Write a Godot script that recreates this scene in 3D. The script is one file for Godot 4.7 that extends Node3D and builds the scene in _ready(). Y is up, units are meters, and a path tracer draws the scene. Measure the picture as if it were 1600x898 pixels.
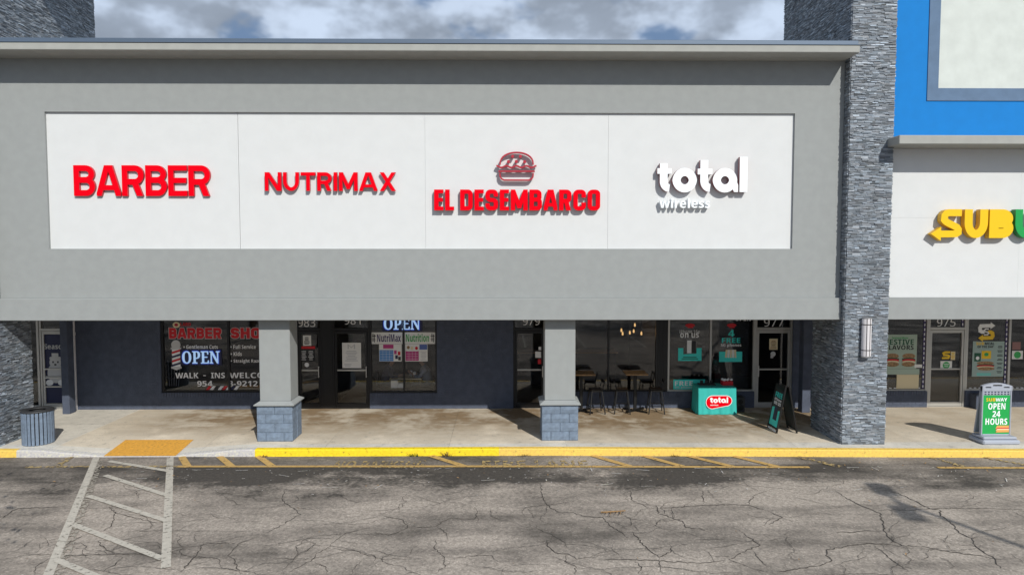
extends Node3D

const WZ := -3.35           # front face of the storefront wall
const LOT := -0.15          # level of the parking lot; the sidewalk is at 0
var M := {}
var counts := {}
var rng := RandomNumberGenerator.new()
var use_uv := Rect2()       # when it has a size, triangles get plan UVs over this rectangle (x, z)
var tint := Color(1, 1, 1)  # vertex colour (linear) of what is being added
var sans: SystemFont
var sans_bold: SystemFont
var serif_bold: SystemFont


func _ready():
	rng.seed = 11
	# ---- camera, sky, sun, exposure
	var cam = Camera3D.new()
	cam.name = "camera"
	cam.fov = 45.14
	cam.near = 0.1
	cam.far = 900.0
	cam.position = Vector3(0, 4.28, 15.2)
	cam.rotation_degrees = Vector3(-3.07, -0.7, 0)
	add_child(cam)
	cam.current = true
	var env = Environment.new()
	env.background_mode = Environment.BG_SKY
	var sky = Sky.new()
	sky.sky_material = make_sky()
	env.sky = sky
	env.background_energy_multiplier = 0.48
	env.tonemap_mode = Environment.TONE_MAPPER_LINEAR
	env.tonemap_exposure = 1.0
	env.sdfgi_enabled = true
	env.ssao_enabled = true
	env.ssil_enabled = true
	var we = WorldEnvironment.new()
	we.name = "world_environment"
	we.environment = env
	add_child(we)
	var sun = DirectionalLight3D.new()
	sun.name = "sun"
	sun.light_energy = 1.22
	sun.light_color = Color(1.0, 0.985, 0.95)
	sun.light_angular_distance = 0.5
	sun.shadow_enabled = true
	add_child(sun)
	sun.look_at_from_position(Vector3.ZERO, Vector3(-0.44, -0.775, -1.0), Vector3.UP)
	fonts()
	materials()
	ground()
	markings()
	main_building()
	corner_building()
	next_building()
	towers()
	columns()
	wall_signs()
	storefront_prints()
	sidewalk_things()
	interiors()
	off_frame_things()
	small_things()


# ------------------------------------------------------------------ helpers
func lin(r, g, b) -> Color:
	return Color(r, g, b).linear_to_srgb()

func mat(c: Color, rough := 0.8, metal := 0.0) -> StandardMaterial3D:
	var m = StandardMaterial3D.new()
	m.albedo_color = c
	m.roughness = rough
	m.metallic = metal
	return m

func glow(c: Color, e: float) -> StandardMaterial3D:
	var m = mat(Color(0.1, 0.1, 0.1), 0.5)
	m.emission_enabled = true
	m.emission = c
	m.emission_energy_multiplier = e
	return m

func noise_tex(size: int, freq: float, lo: Color, hi: Color, oct := 4, sd := 1) -> NoiseTexture2D:
	var n = FastNoiseLite.new()
	n.noise_type = FastNoiseLite.TYPE_SIMPLEX_SMOOTH
	n.frequency = freq
	n.fractal_octaves = oct
	n.seed = sd
	var t = NoiseTexture2D.new()
	t.width = size
	t.height = size
	t.seamless = true
	t.noise = n
	var g = Gradient.new()
	g.set_color(0, lo)
	g.set_color(1, hi)
	t.color_ramp = g
	return t

func bump_tex(size: int, freq: float, strength: float, sd := 5) -> NoiseTexture2D:
	var n = FastNoiseLite.new()
	n.noise_type = FastNoiseLite.TYPE_SIMPLEX_SMOOTH
	n.frequency = freq
	n.fractal_octaves = 4
	n.seed = sd
	var t = NoiseTexture2D.new()
	t.width = size
	t.height = size
	t.seamless = true
	t.as_normal_map = true
	t.bump_strength = strength
	t.noise = n
	return t

func tri_map(m: StandardMaterial3D, scale: float):
	m.uv1_triplanar = true
	m.uv1_world_triplanar = true
	m.uv1_scale = Vector3(scale, scale, scale)

func numbered(called: String, parent: Node) -> String:
	var k = str(parent.get_instance_id()) + called
	var n = counts.get(k, 0)
	counts[k] = n + 1
	return called if n == 0 else "%s_%03d" % [called, n]

func tag(o, label, category, group := "", kind := ""):
	if label != "": o.set_meta("label", label)
	if category != "": o.set_meta("category", category)
	if group != "": o.set_meta("group", group)
	if kind != "": o.set_meta("kind", kind)
	return o

func thing(called: String, label: String, category: String, at := Vector3.ZERO, group := "") -> Node3D:
	var o = Node3D.new()
	o.name = numbered(called, self)
	o.position = at
	add_child(o, true)
	return tag(o, label, category, group)

func copy_of(src: Node3D, called: String, label: String, at: Vector3, turn := 0.0) -> Node3D:
	var o = src.duplicate()
	o.name = numbered(called, self)
	add_child(o, true)
	o.position = at
	o.rotation.y = turn
	o.set_meta("label", label)
	return o

func put(called: String, mesh: Mesh, m, parent: Node = self, kind := "") -> MeshInstance3D:
	var o = MeshInstance3D.new()
	o.name = numbered(called, parent)
	o.mesh = mesh
	if m != null:
		o.material_override = m
	if kind != "": o.set_meta("kind", kind)
	parent.add_child(o, true)
	return o

func group_node(called: String, parent: Node, at := Vector3.ZERO) -> Node3D:
	var o = Node3D.new()
	o.name = numbered(called, parent)
	o.position = at
	parent.add_child(o, true)
	return o

func mb() -> SurfaceTool:
	var st = SurfaceTool.new()
	st.begin(Mesh.PRIMITIVE_TRIANGLES)
	st.set_smooth_group(-1)
	return st

func done(st: SurfaceTool) -> ArrayMesh:
	st.generate_normals()
	return st.commit()

func vert(st: SurfaceTool, p: Vector3):
	st.set_color(tint)
	if use_uv.size.x > 0.0:
		st.set_uv(Vector2((p.x - use_uv.position.x) / use_uv.size.x, (p.z - use_uv.position.y) / use_uv.size.y))
	st.add_vertex(p)

func tri(st: SurfaceTool, a: Vector3, b: Vector3, c: Vector3, out: Vector3):
	var n = (a - c).cross(a - b)
	vert(st, a)
	if n.dot(out) < 0.0:
		vert(st, c); vert(st, b)
	else:
		vert(st, b); vert(st, c)

func quad(st, a, b, c, d, out):
	tri(st, a, b, c, out)
	tri(st, a, c, d, out)

func box(st: SurfaceTool, c: Vector3, s: Vector3, bev := 0.0, b := Basis()):
	# a box about c, with chamfered edges when bev > 0
	var h = s * 0.5
	if bev <= 0.0:
		for ax in 3:
			for sg in [-1.0, 1.0]:
				var n = Vector3(); n[ax] = sg
				var u = (ax + 1) % 3
				var v = (ax + 2) % 3
				var q = []
				for k in [[-1, -1], [1, -1], [1, 1], [-1, 1]]:
					var p = Vector3(); p[ax] = sg * h[ax]; p[u] = k[0] * h[u]; p[v] = k[1] * h[v]
					q.append(c + b * p)
				quad(st, q[0], q[1], q[2], q[3], b * n)
		return
	var i = h - Vector3(bev, bev, bev)
	for ax in 3:
		for sg in [-1.0, 1.0]:
			var n = Vector3(); n[ax] = sg
			var u = (ax + 1) % 3
			var v = (ax + 2) % 3
			var q = []
			for k in [[-1, -1], [1, -1], [1, 1], [-1, 1]]:
				var p = Vector3(); p[ax] = sg * h[ax]; p[u] = k[0] * i[u]; p[v] = k[1] * i[v]
				q.append(c + b * p)
			quad(st, q[0], q[1], q[2], q[3], b * n)
	for ax in 3:   # the twelve edges
		var u = (ax + 1) % 3
		var v = (ax + 2) % 3
		for su in [-1.0, 1.0]:
			for sv in [-1.0, 1.0]:
				var q = []
				for k in [[-1, 0], [1, 0], [1, 1], [-1, 1]]:
					var p = Vector3()
					p[ax] = k[0] * i[ax]
					p[u] = su * (h[u] if k[1] == 0 else i[u])
					p[v] = sv * (i[v] if k[1] == 0 else h[v])
					q.append(c + b * p)
				var n = Vector3(); n[u] = su; n[v] = sv
				quad(st, q[0], q[1], q[2], q[3], b * n)
	for sx in [-1.0, 1.0]:
		for sy in [-1.0, 1.0]:
			for sz in [-1.0, 1.0]:
				var sv3 = Vector3(sx, sy, sz)
				tri(st, c + b * (sv3 * Vector3(h.x, i.y, i.z)), c + b * (sv3 * Vector3(i.x, h.y, i.z)), c + b * (sv3 * Vector3(i.x, i.y, h.z)), b * sv3)

func bb(st, x0, x1, y0, y1, z0, z1, bev := 0.0):
	box(st, Vector3((x0 + x1) * 0.5, (y0 + y1) * 0.5, (z0 + z1) * 0.5), Vector3(absf(x1 - x0), absf(y1 - y0), absf(z1 - z0)), bev)

func one_box(called, parent, m, x0, x1, y0, y1, z0, z1, bev := 0.0):
	var st = mb()
	bb(st, x0, x1, y0, y1, z0, z1, bev)
	return put(called, done(st), m, parent)

func tube(st: SurfaceTool, p0: Vector3, p1: Vector3, r0: float, r1: float, n := 10, caps := true):
	var d = (p1 - p0).normalized()
	var u = d.cross(Vector3.UP if absf(d.y) < 0.9 else Vector3.RIGHT).normalized()
	var v = d.cross(u)
	st.set_smooth_group(1)
	for k in n:
		var a0 = TAU * k / n
		var a1 = TAU * (k + 1) / n
		var e0 = u * cos(a0) + v * sin(a0)
		var e1 = u * cos(a1) + v * sin(a1)
		quad(st, p0 + e0 * r0, p0 + e1 * r0, p1 + e1 * r1, p1 + e0 * r1, e0 + e1)
	st.set_smooth_group(-1)
	if caps:
		for k in n:
			var a0 = TAU * k / n
			var a1 = TAU * (k + 1) / n
			var e0 = u * cos(a0) + v * sin(a0)
			var e1 = u * cos(a1) + v * sin(a1)
			tri(st, p0, p0 + e0 * r0, p0 + e1 * r0, -d)
			tri(st, p1, p1 + e0 * r1, p1 + e1 * r1, d)

func bar(st, p0: Vector3, p1: Vector3, w: float, t: float):
	# a square bar between two points
	var d = (p1 - p0)
	var y = d.normalized()
	var x = y.cross(Vector3(0, 0, 1) if absf(y.z) < 0.9 else Vector3(1, 0, 0)).normalized()
	box(st, (p0 + p1) * 0.5, Vector3(w, d.length(), t), 0.0, Basis(x, y, x.cross(y)))

func lathe(st, c: Vector3, prof: Array, n := 20):
	# profile of (radius, height) pairs turned about a vertical axis
	st.set_smooth_group(2)
	for i in prof.size() - 1:
		var a = prof[i]
		var b = prof[i + 1]
		for k in n:
			var t0 = TAU * k / n
			var t1 = TAU * (k + 1) / n
			var e0 = Vector3(cos(t0), 0, sin(t0))
			var e1 = Vector3(cos(t1), 0, sin(t1))
			var nn = Vector2(b[1] - a[1], a[0] - b[0])
			var out = (e0 + e1) * nn.x + Vector3.UP * nn.y * 2.0
			var y0 = Vector3(0, a[1], 0)
			var y1 = Vector3(0, b[1], 0)
			if a[0] > 0.0: tri(st, c + e0 * a[0] + y0, c + e1 * a[0] + y0, c + e1 * b[0] + y1, out)
			if b[0] > 0.0: tri(st, c + e0 * a[0] + y0, c + e1 * b[0] + y1, c + e0 * b[0] + y1, out)
	st.set_smooth_group(-1)

func fonts():
	sans = SystemFont.new(); sans.font_names = PackedStringArray(["Droid Sans"])
	sans_bold = SystemFont.new(); sans_bold.font_names = PackedStringArray(["Droid Sans"]); sans_bold.font_weight = 700
	serif_bold = SystemFont.new(); serif_bold.font_names = PackedStringArray(["Droid Serif"]); serif_bold.font_weight = 700

func text(parent: Node, s: String, font, m, x0, x1, y0, y1, z, depth := 0.003, called := "lettering") -> MeshInstance3D:
	# lettering that fills the rectangle x0..x1, y0..y1, its back at z, facing +z
	var t = TextMesh.new()
	t.text = s
	t.font = font
	t.font_size = 48
	t.pixel_size = 0.01
	t.depth = 0.1
	t.curve_step = 1.0
	var b = t.get_aabb()
	var o = put(called, t, m, parent)
	var sc = Vector3((x1 - x0) / maxf(b.size.x, 0.001), (y1 - y0) / maxf(b.size.y, 0.001), depth / maxf(b.size.z, 0.001))
	o.scale = sc
	o.position = Vector3(x0 - b.position.x * sc.x, y0 - b.position.y * sc.y, z - b.position.z * sc.z)
	return o

# ------------------------------------------------------------------ letters cut from strokes
func roundpath(pts: Array, r: float) -> PackedVector2Array:
	var out = PackedVector2Array()
	for i in pts.size():
		var c: Vector2 = pts[i]
		if i == 0 or i == pts.size() - 1 or r <= 0.0:
			out.append(c)
			continue
		var pa: Vector2 = pts[i - 1] - c
		var pb: Vector2 = pts[i + 1] - c
		var fa = 1.0 if i == 1 else 0.5
		var fb = 1.0 if i == pts.size() - 2 else 0.5
		var ra = minf(r, pa.length() * fa)
		var rb = minf(r, pb.length() * fb)
		var a = pa.normalized() * ra
		var b = pb.normalized() * rb
		for k in 9:
			var th = PI * 0.5 * k / 8.0
			var p = c + a * (1.0 - sin(th)) + b * (1.0 - cos(th))
			if out.is_empty() or out[-1].distance_to(p) > 0.05:
				out.append(p)
	return out

func stroke(pts, t: float) -> Array:
	return Geometry2D.offset_polyline(PackedVector2Array(pts), t * 0.5, Geometry2D.JOIN_MITER, Geometry2D.END_BUTT)

func clipped(polys: Array, r: Rect2) -> Array:
	var b = PackedVector2Array([r.position, Vector2(r.end.x, r.position.y), r.end, Vector2(r.position.x, r.end.y)])
	var out = []
	for p in polys: out.append_array(Geometry2D.intersect_polygons(p, b))
	return out

func V(x, y) -> Vector2:
	return Vector2(x, y)

func glyph(ch: String, w: float, t: float, r: float) -> Array:
	# polygons of one letter, 100 units high; strokes t thick, outer curves of radius r
	var h = t * 0.5
	var P = []
	var m = 52.0
	var I = Rect2(0, 0, w, 100)
	match ch:
		"B":
			P += stroke([V(h, 0), V(h, 100)], t)
			P += stroke(roundpath([V(h, 100 - h), V(w - h - 2, 100 - h), V(w - h - 2, m), V(h, m)], minf(r, 22)), t)
			P += stroke(roundpath([V(h, m), V(w - h, m), V(w - h, h), V(h, h)], minf(r, 24)), t)
		"R":
			P += stroke([V(h, 0), V(h, 100)], t)
			P += stroke(roundpath([V(h, 100 - h), V(w - h - 1, 100 - h), V(w - h - 1, 46), V(h, 46)], minf(r, 25)), t)
			P += clipped(stroke([V(w * 0.52, 55), V(w - h * 1.1, -12)], t * 1.05), Rect2(0, 0, w + 4, 52))
		"P":
			P += stroke([V(h, 0), V(h, 100)], t)
			P += stroke(roundpath([V(h, 100 - h), V(w - h, 100 - h), V(w - h, 44), V(h, 44)], minf(r, 26)), t)
		"A":
			P += clipped(stroke([V(t * 0.55 - 8, -15), V(w * 0.5 - t * 0.02, 112)], t), I)
			P += clipped(stroke([V(w - t * 0.55 + 8, -15), V(w * 0.5 + t * 0.02, 112)], t), I)
			P += stroke([V(w * 0.22, 27), V(w * 0.78, 27)], t * 0.85)
		"E":
			P += stroke([V(h, 0), V(h, 100)], t)
			for y in [h * 0.9, 51.0, 100 - h * 0.9]: P += stroke([V(h, y), V(w if y != 51.0 else w - 3, y)], t * 0.9)
		"L":
			P += stroke([V(h, 0), V(h, 100)], t)
			P += stroke([V(h, h * 0.9), V(w, h * 0.9)], t * 0.9)
		"I":
			P += stroke([V(h, 0), V(h, 100)], t)
		"T":
			P += stroke([V(w * 0.5, 0), V(w * 0.5, 100)], t)
			P += stroke([V(0, 100 - h * 0.92), V(w, 100 - h * 0.92)], t * 0.92)
		"N":
			P += stroke([V(h, 0), V(h, 100)], t)
			P += stroke([V(w - h, 0), V(w - h, 100)], t)
			P += clipped(stroke([V(h * 0.6, 110), V(w - h * 0.6, -10)], t * 1.05), I)
		"M":
			P += stroke([V(h, 0), V(h, 100)], t)
			P += stroke([V(w - h, 0), V(w - h, 100)], t)
			P += clipped(stroke([V(h * 0.5, 112), V(w * 0.5 + h * 0.2, 12)], t), I)
			P += clipped(stroke([V(w - h * 0.5, 112), V(w * 0.5 - h * 0.2, 12)], t), I)
		"X":
			P += clipped(stroke([V(t * 0.45, -10), V(w - t * 0.45, 110)], t), I)
			P += clipped(stroke([V(t * 0.45, 110), V(w - t * 0.45, -10)], t), I)
		"O":
			P += stroke(roundpath([V(h, 46), V(h, 100 - h), V(w - h, 100 - h), V(w - h, 46)], r), t)
			P += stroke(roundpath([V(h, 54), V(h, h), V(w - h, h), V(w - h, 54)], r), t)
		"D":
			P += stroke([V(h, 0), V(h, 100)], t)
			P += stroke(roundpath([V(h, 100 - h), V(w - h, 100 - h), V(w - h, h), V(h, h)], r), t)
		"C":
			P += stroke(roundpath([V(w - h, 62), V(w - h, 100 - h), V(h, 100 - h), V(h, h), V(w - h, h), V(w - h, 38)], r), t)
		"S":
			P += stroke(roundpath([V(w - h, 66), V(w - h, 100 - h), V(h, 100 - h), V(h, 51), V(w - h, 49), V(w - h, h), V(h, h), V(h, 34)], r), t)
		"U":
			P += stroke(roundpath([V(h, 100), V(h, h), V(w - h, h), V(w - h, 100)], r), t)
		"H":
			P += stroke([V(h, 0), V(h, 100)], t)
			P += stroke([V(w - h, 0), V(w - h, 100)], t)
			P += stroke([V(h, 51), V(w - h, 51)], t * 0.9)
		"W":
			var q = [V(t * 0.45, 108), V(w * 0.28, -8), V(w * 0.5, 92), V(w * 0.72, -8), V(w - t * 0.45, 108)]
			for k in 4: P += clipped(stroke([q[k], q[k + 1]], t * 0.9), I)
		"Y":
			P += stroke([V(w * 0.5, 0), V(w * 0.5, 48)], t)
			P += clipped(stroke([V(t * 0.4, 112), V(w * 0.5, 38)], t), I)
			P += clipped(stroke([V(w - t * 0.4, 112), V(w * 0.5, 38)], t), I)
		"o":
			P += stroke(roundpath([V(h, 46), V(h, 100 - h), V(w - h, 100 - h), V(w - h, 46)], 99), t)
			P += stroke(roundpath([V(h, 54), V(h, h), V(w - h, h), V(w - h, 54)], 99), t)
		"a":
			P += stroke(roundpath([V(h, 46), V(h, 100 - h), V(w * 0.96 - h, 100 - h), V(w * 0.96 - h, 46)], 99), t)
			P += stroke(roundpath([V(h, 54), V(h, h), V(w * 0.96 - h, h), V(w * 0.96 - h, 54)], 99), t)
			P += clipped(stroke([V(w * 0.80, 42), V(w * 1.02, -4)], t * 0.85), Rect2(0, 2, w, 60))
		"l":
			P += stroke([V(w * 0.5, 0), V(w * 0.5, 100)], w)
		"t":   # 100 units is the height of the stem
			P += stroke(roundpath([V(w * 0.18 + h, 100), V(w * 0.18 + h, h), V(w * 0.86, h)], 24), t)
			P += stroke([V(0, r), V(w, r)], t * 0.72)
	return P

func union_of(polys: Array) -> Array:
	# [outlines, holes] of overlapping polygons
	var outs = []
	var holes = []
	for P in polys:
		if Geometry2D.is_polygon_clockwise(P):
			holes.append(P)
			continue
		var nh = []
		for hh in holes: nh.append_array(Geometry2D.clip_polygons(hh, P))
		var cur = P
		var no = []
		for o in outs:
			var res = Geometry2D.merge_polygons(cur, o)
			var ccw = []
			var cw = []
			for q in res: (cw if Geometry2D.is_polygon_clockwise(q) else ccw).append(q)
			if ccw.size() == 1:
				cur = ccw[0]
				nh.append_array(cw)
			else:
				no.append(o)
		no.append(cur)
		outs = no
		holes = nh
	return [outs, holes]

func extrude(st_face: SurfaceTool, st_side: SurfaceTool, outs: Array, holes: Array, z0: float, z1: float, sc := Vector2.ONE, at := Vector2.ZERO, back := false):
	var up = func(p, z): return Vector3(p.x * sc.x + at.x, p.y * sc.y + at.y, z)
	for o in outs:
		var xs = [-1e4]
		for hh in holes:
			var c = Vector2()
			for p in hh: c += p
			xs.append((c / hh.size()).x)
		xs.append(1e4)
		xs.sort()
		for k in xs.size() - 1:
			if xs[k + 1] - xs[k] < 0.01: continue
			var pieces = Geometry2D.intersect_polygons(o, PackedVector2Array([V(xs[k], -1e4), V(xs[k + 1], -1e4), V(xs[k + 1], 1e4), V(xs[k], 1e4)]))
			for hh in holes:
				var np = []
				for q in pieces: np.append_array(Geometry2D.clip_polygons(q, hh))
				pieces = np
			for q in pieces:
				var ix = Geometry2D.triangulate_polygon(q)
				for j in range(0, ix.size(), 3):
					tri(st_face, up.call(q[ix[j]], z1), up.call(q[ix[j + 1]], z1), up.call(q[ix[j + 2]], z1), Vector3(0, 0, 1))
					if back: tri(st_side, up.call(q[ix[j]], z0), up.call(q[ix[j + 1]], z0), up.call(q[ix[j + 2]], z0), Vector3(0, 0, -1))
	for loop in outs + holes:
		var n = loop.size()
		var cw = Geometry2D.is_polygon_clockwise(loop)
		for j in n:
			var a = loop[j]
			var b = loop[(j + 1) % n]
			var e = b - a
			var out = Vector3(e.y, -e.x, 0) * (-1.0 if cw else 1.0)
			quad(st_side, up.call(a, z0), up.call(b, z0), up.call(b, z1), up.call(a, z1), out)

func solid(parent: Node, called: String, polys: Array, sc: Vector2, at: Vector2, z0: float, z1: float, face: Material, side: Material) -> MeshInstance3D:
	var u = union_of(polys)
	var a = mb()
	var b = mb()
	extrude(a, b, u[0], u[1], z0, z1, sc, at, true)
	a.generate_normals()
	b.generate_normals()
	var mesh = a.commit()
	mesh = b.commit(mesh)
	mesh.surface_set_material(0, face)
	mesh.surface_set_material(1, side)
	return put(called, mesh, null, parent)

func letters(parent: Node, s: String, widths: Dictionary, t: float, r: float, gap: float, x0, x1, y0, y1, z0, z1, face, side, grow := 0.0):
	var total = 0.0
	for ch in s: total += (widths.get(ch, widths["?"]) + gap)
	total -= gap
	var sc = Vector2((x1 - x0) / total, (y1 - y0) / 100.0)
	var x = 0.0
	for ch in s:
		var w = widths.get(ch, widths["?"])
		if ch != " ":
			var polys = glyph(ch, w, t, r)
			if grow > 0.0:
				var g = []
				for p in polys: g.append_array(Geometry2D.offset_polygon(p, grow, Geometry2D.JOIN_MITER))
				polys = g
			solid(parent, "letter", polys, sc, Vector2(x0 + x * sc.x, y0), z0, z1, face, side)
		x += w + gap

# ------------------------------------------------------------------ sky and materials
func make_sky() -> PanoramaSkyMaterial:
	var w = 3072
	var h = 1536
	var n = FastNoiseLite.new()
	n.seed = 21
	n.frequency = 1.0
	n.fractal_octaves = 6
	n.fractal_gain = 0.54
	n.noise_type = FastNoiseLite.TYPE_SIMPLEX_SMOOTH
	var n2 = FastNoiseLite.new()
	n2.seed = 4
	n2.frequency = 0.9
	n2.fractal_octaves = 6
	n2.fractal_gain = 0.58
	var im = Image.create(w, h, false, Image.FORMAT_RGBF)
	var hz = Color(0.60, 0.76, 0.98)
	var top = Color(0.14, 0.36, 0.80)
	for j in h / 2 + 8:
		var th = PI * (j + 0.5) / h
		var y = cos(th)
		var s = sin(th)
		var base = hz.lerp(top, pow(clampf(y, 0, 1), 0.45))
		var k = 3.2 / (maxf(y, 0.0) + 0.35)
		for i in w:
			var ph = TAU * i / w
			var d = Vector3(s * cos(ph), y, s * sin(ph))
			var q = Vector3(d.x * k, d.y * 3.0, d.z * k)
			var a = n.get_noise_3dv(q) * 0.5 + 0.5
			var b = n2.get_noise_3dv(q * 1.4 + Vector3(7, 3, 1)) * 0.5 + 0.5
			var cover = smoothstep(0.25, 0.42, a)
			var lum = 0.80 + 0.78 * smoothstep(0.34, 0.68, b) + 0.5 * (a - 0.5)
			lum = clampf(lum, 0.62, 1.65)
			var cloud = Color(lum * 0.80, lum * 0.945, lum * 1.17)
			im.set_pixel(i, j, base.lerp(cloud, cover))
	for j in range(h / 2 + 8, h):
		im.fill_rect(Rect2i(0, j, w, 1), Color(0.22, 0.22, 0.21))
	var m = PanoramaSkyMaterial.new()
	m.panorama = ImageTexture.create_from_image(im)
	return m

func bytes_of(w: int, h: int, freq: float, oct: int, sd: int, kind := FastNoiseLite.TYPE_SIMPLEX_SMOOTH, sw := 0, sh := 0) -> PackedByteArray:
	var n = FastNoiseLite.new()
	n.noise_type = kind
	n.seed = sd
	n.frequency = freq
	n.fractal_octaves = oct
	var im = n.get_image(sw if sw > 0 else w, sh if sh > 0 else h)
	im.convert(Image.FORMAT_L8)
	if im.get_width() != w or im.get_height() != h:
		im.resize(w, h, Image.INTERPOLATE_CUBIC)
	return im.get_data()

func asphalt_texture() -> ImageTexture:
	# tone of the old asphalt over x -16..16, z 0..16: pale binder, worn aggregate, tyre dirt along the kerb, oil stains
	var w = 2048
	var h = 1024
	var big = bytes_of(w, h, 0.006, 4, 3)
	var streak = bytes_of(w, h, 0.02, 4, 9, FastNoiseLite.TYPE_SIMPLEX_SMOOTH, w / 5, h)
	var mid = bytes_of(w, h, 0.035, 3, 14)
	var grain = bytes_of(w, h, 0.45, 2, 6)
	var fine = bytes_of(w, h, 0.16, 3, 61)
	var data = PackedByteArray()
	data.resize(w * h * 3)
	for j in h:
		var z = 16.0 * (j + 0.5) / h
		for i in w:
			var x = -16.0 + 32.0 * (i + 0.5) / w
			var k = j * w + i
			var b = big[k] / 255.0 - 0.5
			var s = streak[k] / 255.0 - 0.5
			var md = mid[k] / 255.0 - 0.5
			var g = grain[k] / 255.0 - 0.5
			var zz = z + b * 0.9 + s * 0.8 + md * 0.7 + (fine[k] / 255.0 - 0.5) * 0.5
			var t = 0.78 + b * 1.0 + s * 0.95 + md * 0.22 + 0.05 * smoothstep(3.0, 6.0, z)
			var band = smoothstep(2.75, 1.65, zz) * smoothstep(1.1, 1.3, z)
			if x > 5.0: band *= lerpf(1.0, 0.62, clampf((x - 5.0) / 3.0, 0, 1))
			if x < -7.0: band *= lerpf(1.0, 0.6, clampf((-7.0 - x) / 2.0, 0, 1))
			t -= band * (0.66 + md * 0.5 + s * 0.3)
			t -= 0.42 * smoothstep(4.2, 2.0, zz) * smoothstep(-7.5, -5.0, x) * smoothstep(1.5, -1.5, x) * smoothstep(-0.10, 0.18, s + b * 0.6)
			t -= 0.35 * smoothstep(5.5, 3.0, zz) * smoothstep(-7.5, -9.5, x) * smoothstep(-0.1, 0.2, s)
			if z < 1.2: t -= 0.18 + 0.3 * maxf(s, 0.0)
			t = clampf(t, 0.06, 1.08)
			var f = fine[k] / 255.0 - 0.5
			var v = 0.038 + 0.258 * t
			v *= 1.0 + g * 0.80 + f * 0.62 + (0.6 if g > 0.33 else 0.0)
			var c = Color(v * 1.13, v * 0.985, v * 0.845).linear_to_srgb()
			data[k * 3] = clampi(int(c.r * 255.0), 0, 255)
			data[k * 3 + 1] = clampi(int(c.g * 255.0), 0, 255)
			data[k * 3 + 2] = clampi(int(c.b * 255.0), 0, 255)
	return ImageTexture.create_from_image(Image.create_from_data(w, h, false, Image.FORMAT_RGB8, data))

func sidewalk_texture() -> ImageTexture:
	# concrete over x -16..16, z -3.6..0.9 with brown drip stains towards the shopfronts
	var w = 2048
	var h = 288
	var big = bytes_of(w, h, 0.010, 4, 33)
	var streak = bytes_of(w, h, 0.03, 4, 39, FastNoiseLite.TYPE_SIMPLEX_SMOOTH, w / 4, h)
	var mid = bytes_of(w, h, 0.05, 3, 44)
	var grain = bytes_of(w, h, 0.4, 2, 46)
	var data = PackedByteArray()
	data.resize(w * h * 3)
	var light = Color(0.66, 0.58, 0.465)
	var brown = Color(0.25, 0.175, 0.10)
	var grey = Color(0.64, 0.63, 0.59)
	for j in h:
		var z = -3.6 + 4.5 * (j + 0.5) / h
		for i in w:
			var x = -16.0 + 32.0 * (i + 0.5) / w
			var k = j * w + i
			var b = big[k] / 255.0 - 0.5
			var s = streak[k] / 255.0 - 0.5
			var md = mid[k] / 255.0 - 0.5
			var g = grain[k] / 255.0 - 0.5
			var st = smoothstep(0.2, -2.2, z + b * 2.0) * smoothstep(-0.50, 0.46, s * 0.35 + b * 1.2 + md * 0.55 + g * 0.30 + 0.14)
			if x < -9.8 or x > 9.2: st *= 0.45
			st *= smoothstep(-9.9, -7.5, x) * 0.8 + 0.2
			if x > 1.4 and x < 6.4: st = minf(1.0, st * 1.25 + 0.12)
			var c = light.lerp(brown, clampf(st * 1.05, 0, 1))
			if x < -9.8: c = c.lerp(grey, 0.55)
			if z > 0.05: c = c.lerp(grey, 0.6)
			var v = 1.0 + b * 0.22 + md * 0.22 + g * 0.20
			if md < -0.30: v *= 0.85
			if g < -0.34: v *= 0.70
			c = Color(c.r * v, c.g * v, c.b * v).linear_to_srgb()
			data[k * 3] = clampi(int(c.r * 255.0), 0, 255)
			data[k * 3 + 1] = clampi(int(c.g * 255.0), 0, 255)
			data[k * 3 + 2] = clampi(int(c.b * 255.0), 0, 255)
	return ImageTexture.create_from_image(Image.create_from_data(w, h, false, Image.FORMAT_RGB8, data))

func worn_paint(c: Color, bare: float, sd: int) -> StandardMaterial3D:
	# road paint that is missing where it has worn through
	var n = FastNoiseLite.new()
	n.noise_type = FastNoiseLite.TYPE_SIMPLEX_SMOOTH
	n.frequency = 0.03
	n.fractal_octaves = 5
	n.fractal_gain = 0.65
	n.seed = sd
	var t = NoiseTexture2D.new()
	t.width = 512; t.height = 512; t.seamless = true; t.noise = n
	var g = Gradient.new()
	g.offsets = PackedFloat32Array([0.0, bare - 0.05, bare + 0.05, 1.0])
	g.colors = PackedColorArray([Color(c.r * 0.8, c.g * 0.8, c.b * 0.8, 0), Color(c.r * 0.85, c.g * 0.85, c.b * 0.85, 0.15), Color(c.r * 0.9, c.g * 0.9, c.b * 0.9, 0.9), Color(c.r, c.g, c.b, 1)])
	t.color_ramp = g
	var m = StandardMaterial3D.new()
	m.albedo_texture = t
	m.roughness = 0.75
	m.transparency = BaseMaterial3D.TRANSPARENCY_ALPHA_SCISSOR
	m.alpha_scissor_threshold = 0.5
	tri_map(m, 0.55)
	return m

func tone(c: Color, spread: float, scale: float, rough: float, bump := 0.0, bump_scale := 3.0, sd := 1) -> StandardMaterial3D:
	# a wall paint or stone whose tone wanders a little, with fine relief
	var m = mat(Color(1, 1, 1), rough)
	var lo = Color(c.r * (1 - spread), c.g * (1 - spread), c.b * (1 - spread))
	var hi = Color(minf(c.r * (1 + spread), 1), minf(c.g * (1 + spread), 1), minf(c.b * (1 + spread), 1))
	m.albedo_texture = noise_tex(512, 0.012, lo, hi, 6, sd)
	if bump > 0.0:
		m.normal_enabled = true
		m.normal_texture = M.fine_relief if scale < 0.55 else M.rough_relief
		m.normal_scale = bump * (0.6 if scale < 0.55 else 1.0)
	tri_map(m, scale)
	return m

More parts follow.
